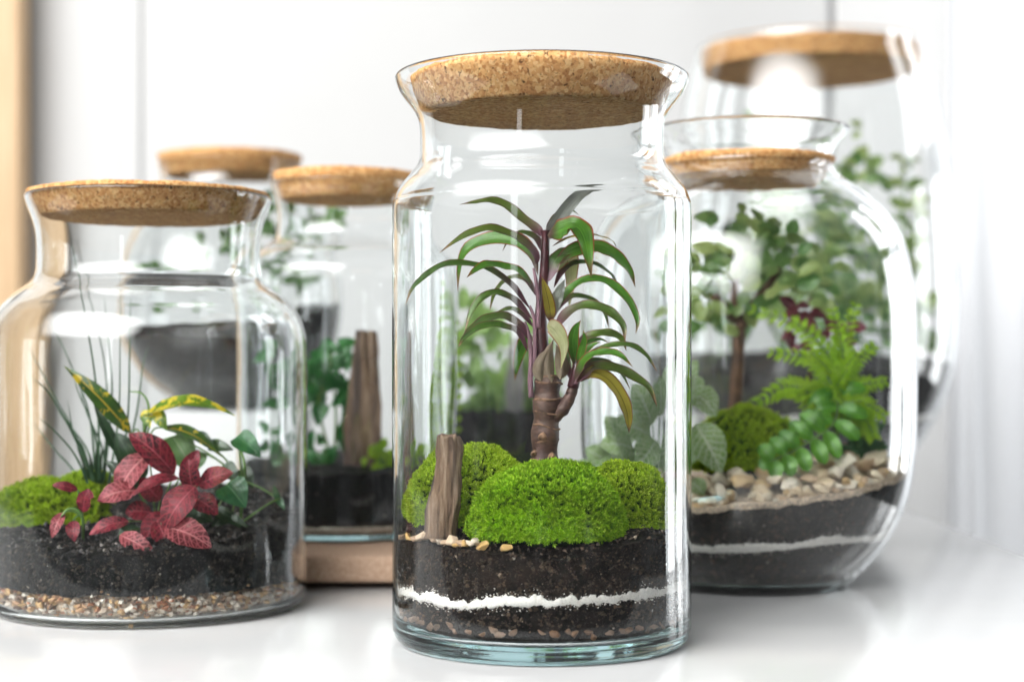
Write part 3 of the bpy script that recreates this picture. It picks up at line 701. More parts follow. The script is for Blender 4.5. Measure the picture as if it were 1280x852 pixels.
# ------------------------------------------------------------------ leaves
def prof_strap(v): return min(1, (v/0.10)**0.6*0.45+0.55*min(1, v/0.35)) * (1 if v < 0.55 else max(0.03, 1-((v-0.55)/0.45)**1.7))
def prof_ovate(v): return max(0.02, math.sin(PI*min(1, max(0, v))**0.82)**0.75)
def prof_tooth(v): return prof_ovate(v)*(0.62+0.38*abs(math.sin(4.5*PI*v+0.6)))
def prof_round(v): return max(0.02, math.sin(PI*min(1, max(0, v)))**0.5)
def prof_heart(v): return max(0.02, (math.sin(PI*min(1, v*0.92+0.08)**0.55))**0.8)
def prof_lance(v): return max(0.02, math.sin(PI*v**0.7)**1.0)
def prof_grass(v): return max(0.08, (1-v)**0.6)
def leaf_mesh(pts, width, prof=prof_ovate, nrm=(0, -1, 0), fold=0.15, n=16, wavy=0.0, across=5, twist=0.0, seed=0):
    p = catmull(pts, n); tg = np.gradient(p, axis=0); tg /= np.linalg.norm(tg, axis=1)[:, None]+1e-12
    V, F, UV = [], [], []
    N0 = np.array(nrm, float)
    for i in range(n+1):
        t_ = tg[i]; side = np.cross(t_, N0)
        if np.linalg.norm(side) < 1e-4: side = np.cross(t_, np.array([0.3, 0.2, 0.9]))
        side /= np.linalg.norm(side); nr = np.cross(side, t_); nr /= np.linalg.norm(nr)
        if twist:
            a = twist*i/n; side, nr = side*math.cos(a)+nr*math.sin(a), nr*math.cos(a)-side*math.sin(a)
        w = width*0.5*prof(i/n)
        for k in range(across):
            u = -1+2*k/(across-1)
            h = fold*w*(abs(u)**1.3)*1.2 + wavy*w*math.sin(i*1.3+seed+u*1.1)*abs(u)
            V.append(p[i]+side*w*u+nr*h); UV.append(((u+1)/2, i/n))
    for i in range(n):
        for k in range(across-1):
            a = i*across+k; F.append((a, a+1, a+across+1, a+across))
    me = mesh('leaf', V, F); ul = me.uv_layers.new(name='UVMap')
    for lp in me.loops: ul.data[lp.index].uv = UV[lp.vertex_index]
    return me
def tube_mesh(pts, radii, seg=10, n=24, name='stem', knob=None):
    p = catmull(pts, n); r = np.interp(np.linspace(0, 1, n+1), np.linspace(0, 1, len(radii)), radii)
    tg = np.gradient(p, axis=0); tg /= np.linalg.norm(tg, axis=1)[:, None]+1e-12
    V, F = [], []; ref = np.array([0.2, -1, 0.1])
    for i in range(n+1):
        a1 = np.cross(tg[i], ref); a1 /= np.linalg.norm(a1); a2 = np.cross(tg[i], a1)
        for k in range(seg):
            a = 2*PI*k/seg; rr = r[i]*(knob(i/n, a) if knob else 1)
            V.append(p[i]+(a1*math.cos(a)+a2*math.sin(a))*rr)
    for i in range(n):
        for k in range(seg): F.append((i*seg+k, i*seg+(k+1) % seg, (i+1)*seg+(k+1) % seg, (i+1)*seg+k))
    c = len(V); V.append(p[-1]); c0 = len(V); V.append(p[0])
    for k in range(seg):
        F.append((n*seg+k, n*seg+(k+1) % seg, c)); F.append(((k+1) % seg, k, c0))
    return mesh(name, V, F)

# -------- dracaena in the centre jar
M['drac'] = leaf_mat('dracaena_leaf', (0.045, 0.10, 0.018), (0.085, 0.19, 0.022), rib=(0.12, 0.22, 0.04), ribw=0.03, margin=(0.12, 0.045, 0.025), base=(0.15, 0.06, 0.08), base_at=0.42, trans=0.36, rough=0.36, tip=(0.22, 0.12, 0.05), vary=((0.13, 0.16, 0.02), 0.7))
M['drac_y'] = leaf_mat('dracaena_old_leaf', (0.30, 0.24, 0.02), (0.42, 0.34, 0.04), rib=(0.14, 0.10, 0.015), ribw=0.05, margin=(0.20, 0.06, 0.02), base=(0.12, 0.05, 0.03), base_at=0.25, trans=0.45, rough=0.4, tip=(0.22, 0.12, 0.05))
M['drac_p'] = leaf_mat('dracaena_pale_leaf', (0.42, 0.45, 0.16), (0.60, 0.58, 0.32), margin=(0.38, 0.16, 0.08), trans=0.5, rough=0.45)
M['drac_g'] = leaf_mat('dracaena_fresh_leaf', (0.06, 0.19, 0.02), (0.12, 0.30, 0.025), rib=(0.12, 0.32, 0.04), ribw=0.04, margin=(0.28, 0.06, 0.02), base=(0.12, 0.07, 0.05), base_at=0.2, trans=0.4, rough=0.28, tip=(0.22, 0.12, 0.05))
M['drac_grey'] = leaf_mat('dracaena_grey_leaf', (0.13, 0.14, 0.12), (0.24, 0.25, 0.22), base=(0.16, 0.11, 0.12), trans=0.2, rough=0.35)
t = NT('dracaena_bark'); mp = t.new('ShaderNodeMapping'); mp.inputs['Scale'].default_value = (1, 1, 2.2); t.l(t.obj(), mp.inputs[0])
nz = t.noise(130, 5, 0.65, mp.outputs[0]); n2 = t.noise(40, 2)
t.col(t.mix(t.ramp(n2, [(0.4, (0, 0, 0)), (0.65, (1, 1, 1))]), t.ramp(nz, [(0.3, (0.045, 0.022, 0.014)), (0.6, (0.11, 0.055, 0.034)), (0.8, (0.20, 0.12, 0.08))]), t.ramp(nz, [(0.3, (0.03, 0.013, 0.010)), (0.7, (0.085, 0.035, 0.026))])))
t.bump(nz, 0.7, 0.0012); t.rough(0.6); M['bark'] = t.m
M['ring'] = plain('pale_leaf_scar', (0.20, 0.115, 0.07), 0.75, 0.3, 0.6, 260, 1.0)
M['maroon'] = plain('maroon_stem', (0.055, 0.010, 0.014), 0.35, 0.5, 0.35, 120, 0.2)
M['purple'] = plain('purple_sheath', (0.20, 0.105, 0.13), 0.4, 0.5, 0.25, 90, 0.2)
DP = DC-0.002
drac = empty('dracaena_plant', tuple(P(681, 590, DP)), 'small dracaena tree with ringed brown trunk in the tall front jar', 'plant')
def dch(name, me, mat): return child(name, me, mat, drac)
tr = tube_mesh([P(681, 592, DP), P(681, 560, DP), P(683, 525, DP), P(684, 495, DP), P(686, 468, DP)], [17.5*sC, 16.2*sC, 17.2*sC, 17.5*sC, 15*sC], 18, 60, 'trunk', lambda t_, a: 1+0.07*math.sin(t_*21*1.05)+0.05*math.sin(a*3+t_*14)+0.05*noise.noise(Vector((math.cos(a)*2, math.sin(a)*2, t_*16))))
trunk = dch('trunk', tr, M['bark'])
for (cx, cyy, r, tl, w) in [(680, 575, 15.9, 0.10, 1.6), (682, 551, 16.0, -0.12, 1.5), (683, 533, 16.6, 0.22, 1.3), (684, 516, 17, 0.14, 1.5), (684, 499, 17.2, -0.05, 1.9), (686, 478, 16.5, 0.05, 1.6), (687, 470, 15.6, 0.02, 1.9)]:
    ring = []
    for k in range(29):
        a = 2*PI*k/28; ring.append(P(cx+r*math.cos(a), cyy+tl*r*math.cos(a)+0.8*math.sin(3*a+cx), DP+r*sC*math.sin(a)))
    child('leaf_scar', tube_mesh(ring, [w*sC*q for q in (1, 0.7, 1.25, 0.8, 1.1, 0.7, 1)], 6, 56, 'leaf_scar'), M['ring'], drac)
for (kx, ky, kr, dd) in [(679, 545, 6.2, -0.0075), (690, 570, 5, -0.007), (668, 565, 4, -0.005)]:
    c = P(kx, ky, DP+dd); dch('bark_knob', tube_mesh([c+Vector((0, 0.004, -0.001)), c, c+Vector((0, -0.0022, 0.0006))], [kr*sC*1.2, kr*sC, kr*sC*0.45], 10, 8, 'bark_knob', lambda t_, a: 1+0.12*math.sin(3*a)), M['ring'])
dch('stem', tube_mesh([P(683, 480, DP+0.001), P(678, 440, DP), P(676, 395, DP), P(680, 345, DP), P(682, 298, DP), P(682, 288, DP)], [13*sC, 9.5*sC, 7.5*sC, 6*sC, 5.2*sC, 6.5*sC], 12, 40), M['maroon'])
dch('side_branch', tube_mesh([P(692, 522, DP-0.002), P(704, 510, DP-0.004), P(713, 494, DP-0.005), P(718, 478, DP-0.006)], [8*sC, 8.5*sC, 7.2*sC, 6*sC], 12, 30, 'side_branch', lambda t_, a: 1+0.045*math.sin(t_*26)+0.08*noise.noise(Vector((math.cos(a)*2, math.sin(a)*2, t_*9)))), M['bark'])
dch('side_shoot', tube_mesh([P(716, 484, DP-0.006), P(721, 462, DP-0.007), P(724, 442, DP-0.007)], [7.5*sC, 7*sC, 3.5*sC], 10, 16, 'side_shoot'), M['maroon'])
# purple leaf sheaths hugging the left of the stem, and the old papery sheath
for pts, r in ([(664, 497), (663, 475), (664, 445), (661, 418), (656, 402)], [3.6, 3.6, 3.2, 2.6, 1.8]), ([(668, 470), (669, 430), (668, 400), (662, 382)], [3, 3, 2.6, 1.8]), ([(673, 410), (673, 375), (670, 350), (667, 335)], [3, 2.8, 2.4, 1.6]), ([(688, 408), (691, 388), (699, 368)], [3, 2.6, 1.8]):
    dch('leaf_sheath', tube_mesh([P(a, b, DP-0.004) for a, b in pts], [q*sC for q in r], 10, 22, 'leaf_sheath'), M['purple'])
M['papery'] = leaf_mat('papery_sheath', (0.13, 0.095, 0.06), (0.24, 0.18, 0.12), trans=0.3, rough=0.6)
for pts in ([(690, 478), (685, 462), (686, 440), (692, 424)], [(700, 474), (703, 460), (700, 444), (695, 430)], [(676, 476), (674, 462), (679, 446), (686, 436)]):
    dch('papery_sheath', leaf_mesh([P(a, b, DP-0.0085) for a, b in pts], 17*sC, prof_lance, (0, -1, 0.1), -0.5, 14, 0.1, 7), M['papery'])
def dleaf(pts, w, mat='drac', d0=0.0, d1=0.0, face=0.6, prof=prof_strap, fold=0.22, up=None, twist=0.0):
    n = len(pts); P3 = [P(a, b, DP+d0+(d1-d0)*i/(n-1)) for i, (a, b) in enumerate(pts)]
    nr = Vector((0, -face, 1.0)) if up is None else Vector(up)
    dch('leaf', leaf_mesh(P3, w*sC*0.88, prof, nr.normalized(), fold, 22, 0.09, 5, twist, random.random()*6), M[mat])
F3 = 1.3
dleaf([(676, 296), (673, 289), (655, 275), (634, 258), (615, 251), (594, 253), (574, 256)], 17, 'drac', 0, 0.016, 0.9)
dleaf([(672, 330), (670, 320), (660, 307), (645, 297), (627, 289), (609, 286), (587, 292), (568, 303), (550, 316)], 19, 'drac', -0.004, -0.022, 0.8)
dleaf([(673, 345), (668, 320), (655, 304), (641, 299), (622, 297), (603, 301), (587, 308), (577, 322), (573, 340), (571.6, 364)], 21, 'drac_g', 0.004, 0.020, 1.4, up=(-0.7, -0.9, 0.35))
dleaf([(664, 388), (653, 374), (641, 359), (624, 344), (606, 335), (584, 330), (563, 330), (545, 336), (528, 349), (516, 363), (509, 382)], 16, 'drac', -0.004, -0.028, 0.7)
dleaf([(668, 366), (657, 347), (641, 336), (624, 333), (610, 331), (596, 337), (584, 347)], 20, 'drac_g', -0.006, -0.034, 0.8)
dleaf([(666, 400), (650, 382), (634, 370), (617, 366), (602, 373), (589, 390), (581, 415)], 15, 'drac', -0.003, -0.012, 0.8)
dleaf([(661, 425), (652, 409), (632, 396), (611, 398), (596, 408), (584, 418), (574, 432)], 18, 'drac', -0.004, -0.020, 0.8)
dleaf([(660, 440), (649, 417), (634, 409), (618, 406), (600, 409), (582, 421), (573, 434)], 15, 'drac', -0.006, -0.026, 0.9)
dleaf([(684, 300), (688, 292), (696, 278), (706, 264), (723, 245), (741, 235), (758.5, 228.7)], 19, 'drac_grey', 0.002, 0.012, 1.0, up=(0.4, -1, 0.6))
dleaf([(684, 294), (697, 290), (710, 285), (721, 284), (729, 295), (734, 316), (739, 347)], 33, 'drac_g', -0.003, -0.030, 2.2, up=(0.35, -1.0, 0.45))
dleaf([(690, 308), (710, 298), (737, 294), (751, 296), (765, 301), (771, 311)], 9, 'drac_y', 0.004, 0.022, 0.4)
dleaf([(690, 335), (712, 316), (739, 309), (756, 312), (772, 322), (786, 338), (794, 359)], 24, 'drac_g', 0.002, 0.004, 1.2, up=(0.5, -0.9, 0.6))
dleaf([(690, 402), (702, 375), (718, 357), (737, 349), (756, 351), (774, 363), (788, 380), (796.5, 401), (794, 417)], 17, 'drac_g', -0.003, -0.018, 0.8)
dleaf([(692, 416), (699, 404), (713, 389), (732, 382), (751, 385), (767, 394), (779, 408), (781, 428)], 19, 'drac', -0.006, -0.028, 0.9)
dleaf([(688, 402), (687, 385), (682, 362), (677, 345)], 17, 'drac_y', -0.008, -0.014, 1, prof_lance, up=(0.1, -1, 0.1))
dleaf([(689, 398), (694, 380), (701, 362), (706, 349)], 19, 'drac_grey', -0.005, -0.010, 1, prof_lance, up=(-0.3, -1, 0.1))
dleaf([(688, 345), (700, 325), (712, 322), (714, 345), (712, 384)], 24, 'drac_p', 0.010, 0.022, 1, up=(0.1, -1, 0.3))
dleaf([(686, 352), (690, 334), (698, 321), (711, 315), (722, 318)], 20, 'drac', -0.002, 0.006, 1.2)
dleaf([(684, 406), (691, 408), (700, 419), (705, 436), (701, 461)], 23, 'drac_p', -0.009, -0.017, 1, prof_lance, up=(-0.2, -1, 0.2))
dleaf([(668, 425), (658, 424), (651, 436), (646, 455), (643, 476)], 19, 'drac_g', 0.012, 0.022, 1, prof_lance, up=(0, -1, 0.2))
dleaf([(716, 470), (728, 428), (743, 418), (763, 417), (777, 424), (783, 438)], 16, 'drac', -0.006, -0.016, 0.9)
dleaf([(718, 472), (729, 452), (748, 437), (772, 430.5), (792, 433), (809, 446), (820, 464)], 12, 'drac', -0.008, -0.026, 0.8)
dleaf([(718, 476), (728, 454), (741, 443), (758, 440), (775, 444), (790, 458)], 16, 'drac_g', -0.012, -0.034, 1.0)
dleaf([(717, 480), (728, 470), (741, 459), (758, 458), (777, 463), (797, 474), (812, 486), (820, 508)], 18, 'drac', -0.010, -0.024, 1.0)
dleaf([(720, 478), (738, 465), (756, 471), (772, 488), (782, 510), (785, 526), (786, 541)], 21, 'drac_y', -0.012, -0.022, 1, up=(0.5, -1, 0.4))
dleaf([(721, 460), (716, 432), (719, 412), (726, 400)], 17, 'drac_g', -0.008, -0.012, 1, prof_lance, up=(0.1, -1, 0.2))
dleaf([(724, 456), (731, 440), (741, 431), (751, 427)], 12, 'drac_g', -0.010, -0.014, 1, prof_lance)
dleaf([(722, 458), (726, 440), (730, 425), (729, 412)], 12, 'drac_g', -0.012, -0.016, 1, prof_lance, up=(0, -1, 0.2))
dleaf([(680, 320), (672, 300), (660, 292), (648, 292), (636, 300), (628, 314)], 12, 'drac', 0.010, 0.026, 0.8)
dleaf([(684, 300), (690, 280), (700, 268), (714, 264), (726, 270)], 13, 'drac', 0.010, 0.028, 0.8)
dleaf([(692, 360), (704, 338), (724, 328), (748, 332), (766, 346), (776, 366)], 12, 'drac', 0.008, 0.026, 0.7)
dleaf([(672, 372), (660, 352), (646, 346), (630, 352), (618, 368), (612, 388)], 12, 'drac', 0.008, 0.024, 0.8)
dleaf([(668, 410), (652, 392), (638, 386), (622, 392), (610, 408)], 11, 'drac', 0.006, 0.022, 0.8)
dleaf([(692, 395), (706, 376), (722, 370), (742, 376), (756, 392), (762, 410)], 12, 'drac', 0.010, 0.024, 0.8)
dleaf([(718, 474), (730, 456), (744, 450), (762, 454), (778, 468), (788, 486)], 11, 'drac', 0.0, 0.012, 0.8)
dleaf([(716, 474), (722, 446), (732, 430), (748, 424), (762, 428)], 11, 'drac_g', 0.0, 0.010, 0.8)
dleaf([(714, 476), (708, 450), (710, 428), (716, 412)], 12, 'drac', -0.004, 0.0, 1, prof_lance, up=(-0.2, -1, 0.2))
# -------- bark piece in the centre jar
def bark_piece():
    rg = random.Random(4); outline_l = [(533, 672), (534, 650), (536, 628), (541, 610), (545, 596), (547, 575), (548, 556), (547, 543)]
    outline_r = [(571, 672), (572, 655), (576, 640), (577, 620), (578, 600), (577, 580), (578, 562), (576, 548)]
    V, F = [], []; n = 8; seg = 44; rows = 56; Db = 0.932
    L = catmull([(*q, 0) for q in outline_l], rows); R = catmull([(*q, 0) for q in outline_r], rows)
    for i in range(rows+1):
        cx = (L[i][0]+R[i][0])/2; hw = (R[i][0]-L[i][0])/2; y = (L[i][1]+R[i][1])/2
        for k in range(seg):
            a = 2*PI*k/seg; ca, sa = math.cos(a), math.sin(a)
            m = 1+0.20*noise.noise(Vector((ca*2.4, sa*2.4, i*0.05)))+0.14*noise.noise(Vector((ca*6, sa*6, i*0.10)))
            q = abs(ca)**0.7*math.copysign(1, ca)
            p = P(cx+hw*q*m, y+(9*noise.noise(Vector((ca*3, sa*3, 5)))*max(0, (i-rows+4)/4)), Db+0.0065*sa*m); V.append(p)
    for i in range(rows):
        for k in range(seg): F.append((i*seg+k, i*seg+(k+1) % seg, (i+1)*seg+(k+1) % seg, (i+1)*seg+k))
    c = len(V); V.append(P(562, 543, Db))
    for k in range(seg): F.append((rows*seg+k, rows*seg+(k+1) % seg, c))
    return mesh('bark_piece', V, F)
t = NT('weathered_bark'); mp = t.new('ShaderNodeMapping'); mp.inputs['Scale'].default_value = (1, 1, 0.10); t.l(t.obj(), mp.inputs[0])
nz = t.noise(260, 6, 0.65, mp.outputs[0]); n2 = t.noise(75, 3, 0.5, mp.outputs[0])
t.col(t.mix(t.ramp(n2, [(0.45, (0, 0, 0)), (0.6, (1, 1, 1))]), t.ramp(nz, [(0.3, (0.05, 0.032, 0.022)), (0.5, (0.20, 0.13, 0.085)), (0.75, (0.40, 0.30, 0.22))]), t.ramp(nz, [(0.3, (0.035, 0.03, 0.028)), (0.55, (0.14, 0.10, 0.08)), (0.8, (0.30, 0.18, 0.10))])))
t.bump(t.math('ADD', nz, n2), 1.0, 0.0025); t.rough(0.8, 0.2); M['wbark'] = t.m
tag(link('bark_piece', bark_piece(), M['wbark']), 'upright weathered bark piece in front of the moss in the tall jar', 'bark')

# -------- left jar plants
M['fitt_red'] = leaf_mat('red_fittonia', (0.05, 0.004, 0.010), (0.22, 0.010, 0.022), rib=(0.52, 0.09, 0.12), ribw=0.03, veins=(0.36, 0.025, 0.045), nveins=7, trans=0.3, rough=0.5)
M['fitt_pink'] = leaf_mat('pink_fittonia', (0.11, 0.016, 0.022), (0.30, 0.04, 0.05), rib=(0.72, 0.26, 0.26), ribw=0.045, veins=(0.60, 0.14, 0.16), nveins=8, trans=0.35, rough=0.5)
M['fitt_green'] = leaf_mat('green_fittonia', (0.22, 0.38, 0.12), (0.34, 0.50, 0.20), rib=(0.66, 0.72, 0.56), ribw=0.05, veins=(0.60, 0.68, 0.48), nveins=8, trans=0.35, rough=0.5)
M['croton'] = leaf_mat('variegated_croton', (0.030, 0.075, 0.012), (0.06, 0.15, 0.018), spots=(0.62, 0.45, 0.02), spot_scale=130, spot_lo=0.56, rib=(0.55, 0.36, 0.04), ribw=0.06, trans=0.3, rough=0.28)
M['croton_y'] = leaf_mat('yellow_croton', (0.10, 0.22, 0.015), (0.20, 0.34, 0.02), spots=(0.85, 0.68, 0.04), spot_scale=120, spot_lo=0.50, trans=0.4, rough=0.28)
M['ivy'] = leaf_mat('ivy_leaf', (0.02, 0.11, 0.035), (0.045, 0.20, 0.065), rib=(0.16, 0.36, 0.16), ribw=0.03, trans=0.3, rough=0.28)
M['dull'] = leaf_mat('dull_green_leaf', (0.06, 0.15, 0.03), (0.11, 0.23, 0.05), rib=(0.2, 0.3, 0.12), ribw=0.03, trans=0.35, rough=0.35)
M['pale'] = leaf_mat('pale_green_leaf', (0.20, 0.36, 0.08), (0.34, 0.50, 0.16), rib=(0.4, 0.55, 0.25), ribw=0.03, trans=0.45, rough=0.45)
M['dark'] = leaf_mat('dark_green_leaf', (0.012, 0.035, 0.012), (0.03, 0.075, 0.025), rib=(0.06, 0.11, 0.05), ribw=0.03, trans=0.25, rough=0.28)
M['grass'] = leaf_mat('grass_blade', (0.03, 0.075, 0.035), (0.06, 0.13, 0.06), trans=0.3, rough=0.35)
M['gstem'] = plain('green_stem', (0.10, 0.19, 0.045), 0.5, 0.4, 0.3, 90)
M['bstem'] = plain('brown_stem', (0.085, 0.045, 0.025), 0.7, 0.3, 0.4, 120, 0.5)
def oleaf(root, b, t_, w, mat, D0, D1=None, nr=(0, -1, 0.4), prof=prof_ovate, bend=0.15, fold=0.15, name='leaf', wavy=0.05, stem_to=None, stem_r=1.2):
    """leaf from pixel base b to pixel tip t_"""
    D1 = D0 if D1 is None else D1
    p0, p1 = P(*b, D0), P(*t_, D1); L = (p1-p0).length; n_ = Vector(nr).normalized()
    mid = (p0+p1)/2+n_*L*bend; q1 = p0*0.75+p1*0.25+n_*L*bend*0.7; q3 = p0*0.25+p1*0.75+n_*L*bend*0.7
    o = child(name, leaf_mesh([p0, q1, mid, q3, p1], w*D0/FPX, prof, n_, fold, 14, wavy, 7, 0, random.random()*6), M[mat], root)
    if stem_to is not None:
        s = P(*stem_to[:2], stem_to[2] if len(stem_to) > 2 else D0+0.006)
        child('petiole', tube_mesh([s, (s+p0)/2+Vector((0, 0, L*0.12)), p0], [stem_r*D0/FPX*1.2, stem_r*D0/FPX, stem_r*D0/FPX*0.8], 6, 10, 'petiole'), M['gstem'], root)
    return o
DF = 1.065
fit = empty('fittonia_plant', tuple(P(190, 672, DF+0.02)), 'red veined fittonia in the middle of the left jar', 'plant')
g = (195, 665, DF+0.025)
for b, t_, w, m, dd, nr in [((218, 592), (167, 547), 34, 'fitt_red', 0.012, (0.3, -1, 0.6)), ((186, 566), (150, 618), 34, 'fitt_pink', 0.014, (-0.3, -1, 0.4)), ((224, 597), (170, 618), 20, 'fitt_red', -0.004, (0, -0.7, 1)),
                            ((240, 612), (236, 577), 24, 'fitt_red', -0.006, (0, -1, 0.3)), ((248, 606), (286, 592), 25, 'fitt_red', -0.006, (0, -1, 0.5)), ((244, 607), (209, 657), 37, 'fitt_red', -0.014, (-0.2, -1, 0.35)),
                            ((206, 658), (258, 681), 36, 'fitt_pink', -0.020, (0.1, -1, 0.7)), ((150, 668), (189, 690), 22, 'fitt_pink', -0.018, (0, -1, 0.5)), ((161, 651), (117, 666), 19, 'fitt_red', -0.012, (0, -1, 0.7)),
                            ((171, 612), (127, 624), 27, 'fitt_pink', 0.004, (0, -1, 0.6)), ((206, 640), (182, 675), 28, 'fitt_red', 0.004, (0, -1, 0.3)), ((200, 625), (178, 600), 24, 'fitt_red', 0.016, (0, -1, 0.3)), ((232, 640), (262, 650), 22, 'dark', 0.012, (0, -1, 0.6)), ((190, 640), (160, 640), 24, 'fitt_red', 0.012, (-0.2, -1, 0.5)), ((196, 650), (210, 684), 26, 'fitt_red', 0.0, (0.2, -1, 0.6)), ((176, 660), (150, 680), 24, 'dark', 0.004, (0, -1, 0.7)), ((240, 620), (268, 640), 26, 'fitt_red', 0.004, (0.3, -1, 0.5)), ((228, 600), (246, 566), 20, 'fitt_red', 0.016, (0.2, -1, 0.3))]:
    oleaf(fit, b, (t_[0]+(t_[0]-b[0])*0.12, t_[1]+(t_[1]-b[1])*0.12), w*1.10, m, DF+dd, DF+dd-0.006, nr, stem_to=g)
fit2 = empty('fittonia_seedling', tuple(P(100, 672, DF)), 'small red leaved seedling on a bent green stem, left jar', 'plant')
child('stem', tube_mesh([P(104, 680, DF), P(104, 650, DF-0.002), P(97, 637, DF-0.004), P(86, 636, DF-0.006), P(77, 645, DF-0.008)], [1.6*sL, 1.8*sL, 1.8*sL, 1.6*sL, 1.2*sL], 6, 24), M['gstem'], fit2)
for b, t_, w, m in [((104, 640), (111, 611), 20, 'fitt_red'), ((98, 612), (66, 606), 13, 'fitt_red'), ((80, 640), (66, 672), 16, 'fitt_pink'), ((92, 650), (94, 676), 18, 'fitt_red'), ((104, 614), (118, 622), 12, 'fitt_red')]:
    oleaf(fit2, b, t_, w, m, DF-0.004, DF-0.010, (0, -1, 0.5), stem_to=(103, 645, DF))
DK = 1.10
cro = empty('croton_plant', tuple(P(180, 640, DK+0.01)), 'yellow and green variegated croton at the back of the left jar', 'plant')
child('stem', tube_mesh([P(182, 650, DK+0.01), P(178, 590, DK+0.008), P(180, 545, DK+0.004), P(186, 510, DK), P(178, 492, DK), P(163, 489, DK)], [3*sL, 2.8*sL, 2.4*sL, 1.6*sL, 1.2*sL, 0.8*sL], 8, 30), M['gstem'], cro)
for b, t_, w, m, nr, bend in [((164, 542), (80, 457), 25, 'croton', (0.3, -1, 0.5), 0.10), ((178, 520), (295, 520), 24, 'croton_y', (0.1, -0.8, 1.0), 0.20), ((194, 510), (209, 538), 18, 'croton_y', (-0.1, -1, 0.2), 0.05), ((180, 512), (188, 535), 15, 'croton_y', (-0.1, -1, 0.2), 0.05),
                              ((203, 534), (277, 571), 20, 'croton', (0.2, -0.8, 0.9), 0.16), ((150, 570), (116, 500), 14, 'dark', (0.2, -1, 0.2), 0.1), ((180, 600), (145, 540), 34, 'dark', (0.2, -1, 0.1), 0.1), ((182, 612), (130, 575), 24, 'dark', (0, -1, 0.4), 0.1), ((245, 540), (268, 556), 12, 'dark', (0, -1, 0.5), 0.1)]:
    oleaf(cro, b, t_, w, m, DK, DK-0.004, nr, prof_lance if w < 30 else prof_ovate, bend, 0.2, stem_to=(180, 560, DK+0.004))
iv = empty('ivy_plant', tuple(P(300, 650, DK)), 'green heart leaved ivy on the right side of the left jar', 'plant')
child('stem', tube_mesh([P(300, 660, DK), P(302, 620, DK-0.004), P(305, 585, DK-0.006), P(300, 560, DK-0.004)], [2*sL, 2*sL, 1.8*sL, 1.4*sL], 8, 20), M['gstem'], iv)
child('runner', tube_mesh([P(298, 655, DK-0.01), P(318, 640, DK-0.016), P(338, 627, DK-0.012), P(350, 622, DK-0.008)], [1.4*sL, 1.4*sL, 1.2*sL, 1*sL], 6, 16), M['gstem'], iv)
for b, t_, w, m, dd in [((296, 545), (325, 571), 30, 'ivy', -0.006), ((283, 605), (306, 634), 42, 'ivy', -0.024), ((278, 582), (298, 602), 24, 'dark', -0.010), ((262, 556), (292, 562), 18, 'dark', 0.002), ((216, 545), (246, 595), 40, 'dull', 0.012), ((246, 562), (228, 600), 34, 'dull', 0.014), ((302, 585), (316, 610), 20, 'dark', 0.006), ((270, 636), (318, 668), 16, 'dark', -0.016), ((345, 622), (354, 638), 9, 'ivy', -0.008), ((345, 622), (341, 606), 8, 'ivy', -0.008), ((290, 640), (262, 660), 22, 'dark', -0.01)]:
    oleaf(iv, b, t_, w, m, DK+dd, DK+dd-0.004, (random.uniform(-0.3, 0.3), -1, 0.5), prof_heart, 0.08, stem_to=(302, 600, DK-0.002))
gp = empty('grass_tuft', tuple(P(120, 620, DK+0.03)), 'tuft of long thin grey green grass at the back of the left jar', 'plant')
DGs = DK+0.028
for pts in [[(116, 600), (95, 545), (62, 485), (30, 424)], [(118, 600), (90, 540), (60, 490), (39, 471)], [(120, 600), (112, 520), (88, 455), (56, 388)], [(124, 600), (122, 500), (108, 400), (84, 275)], [(128, 600), (134, 520), (128, 440), (95, 300)], [(130, 600), (140, 500), (136, 430), (130, 365)],
            [(150, 600), (160, 520), (162, 440), (163, 366)], [(110, 604), (95, 570), (70, 540), (47, 520)], [(106, 606), (85, 580), (60, 552), (40, 527)], [(126, 600), (118, 540), (98, 490), (92, 470)], [(130, 600), (128, 560), (108, 515), (100, 485)], [(150, 602), (170, 520), (178, 460), (186, 430)], [(120, 600), (108, 560), (78, 520), (66, 500)], [(136, 604), (146, 540), (150, 480), (150, 350)], [(115, 600), (104, 560), (92, 540), (84, 500)]]:
    dd = random.uniform(-0.012, 0.02)
    child('blade', leaf_mesh([P(a, b, DGs+dd*(1+i*0.3)) for i, (a, b) in enumerate(pts)], 3.4*sL, prof_grass, (0, -1, 0.1), 0.3, 24, 0, 3), M['grass'], gp)
for k in range(16):
    a = random.uniform(-28, 20); h = random.uniform(18, 48)
    child('blade', leaf_mesh([P(122+a*0.4, 604, DGs), P(122+a*0.7, 604-h*0.6, DGs-0.004), P(122+a, 604-h, DGs-0.005)], 5*sL, prof_grass, (0, -1, 0.1), 0.3, 10, 0, 3), M['dark'], gp)

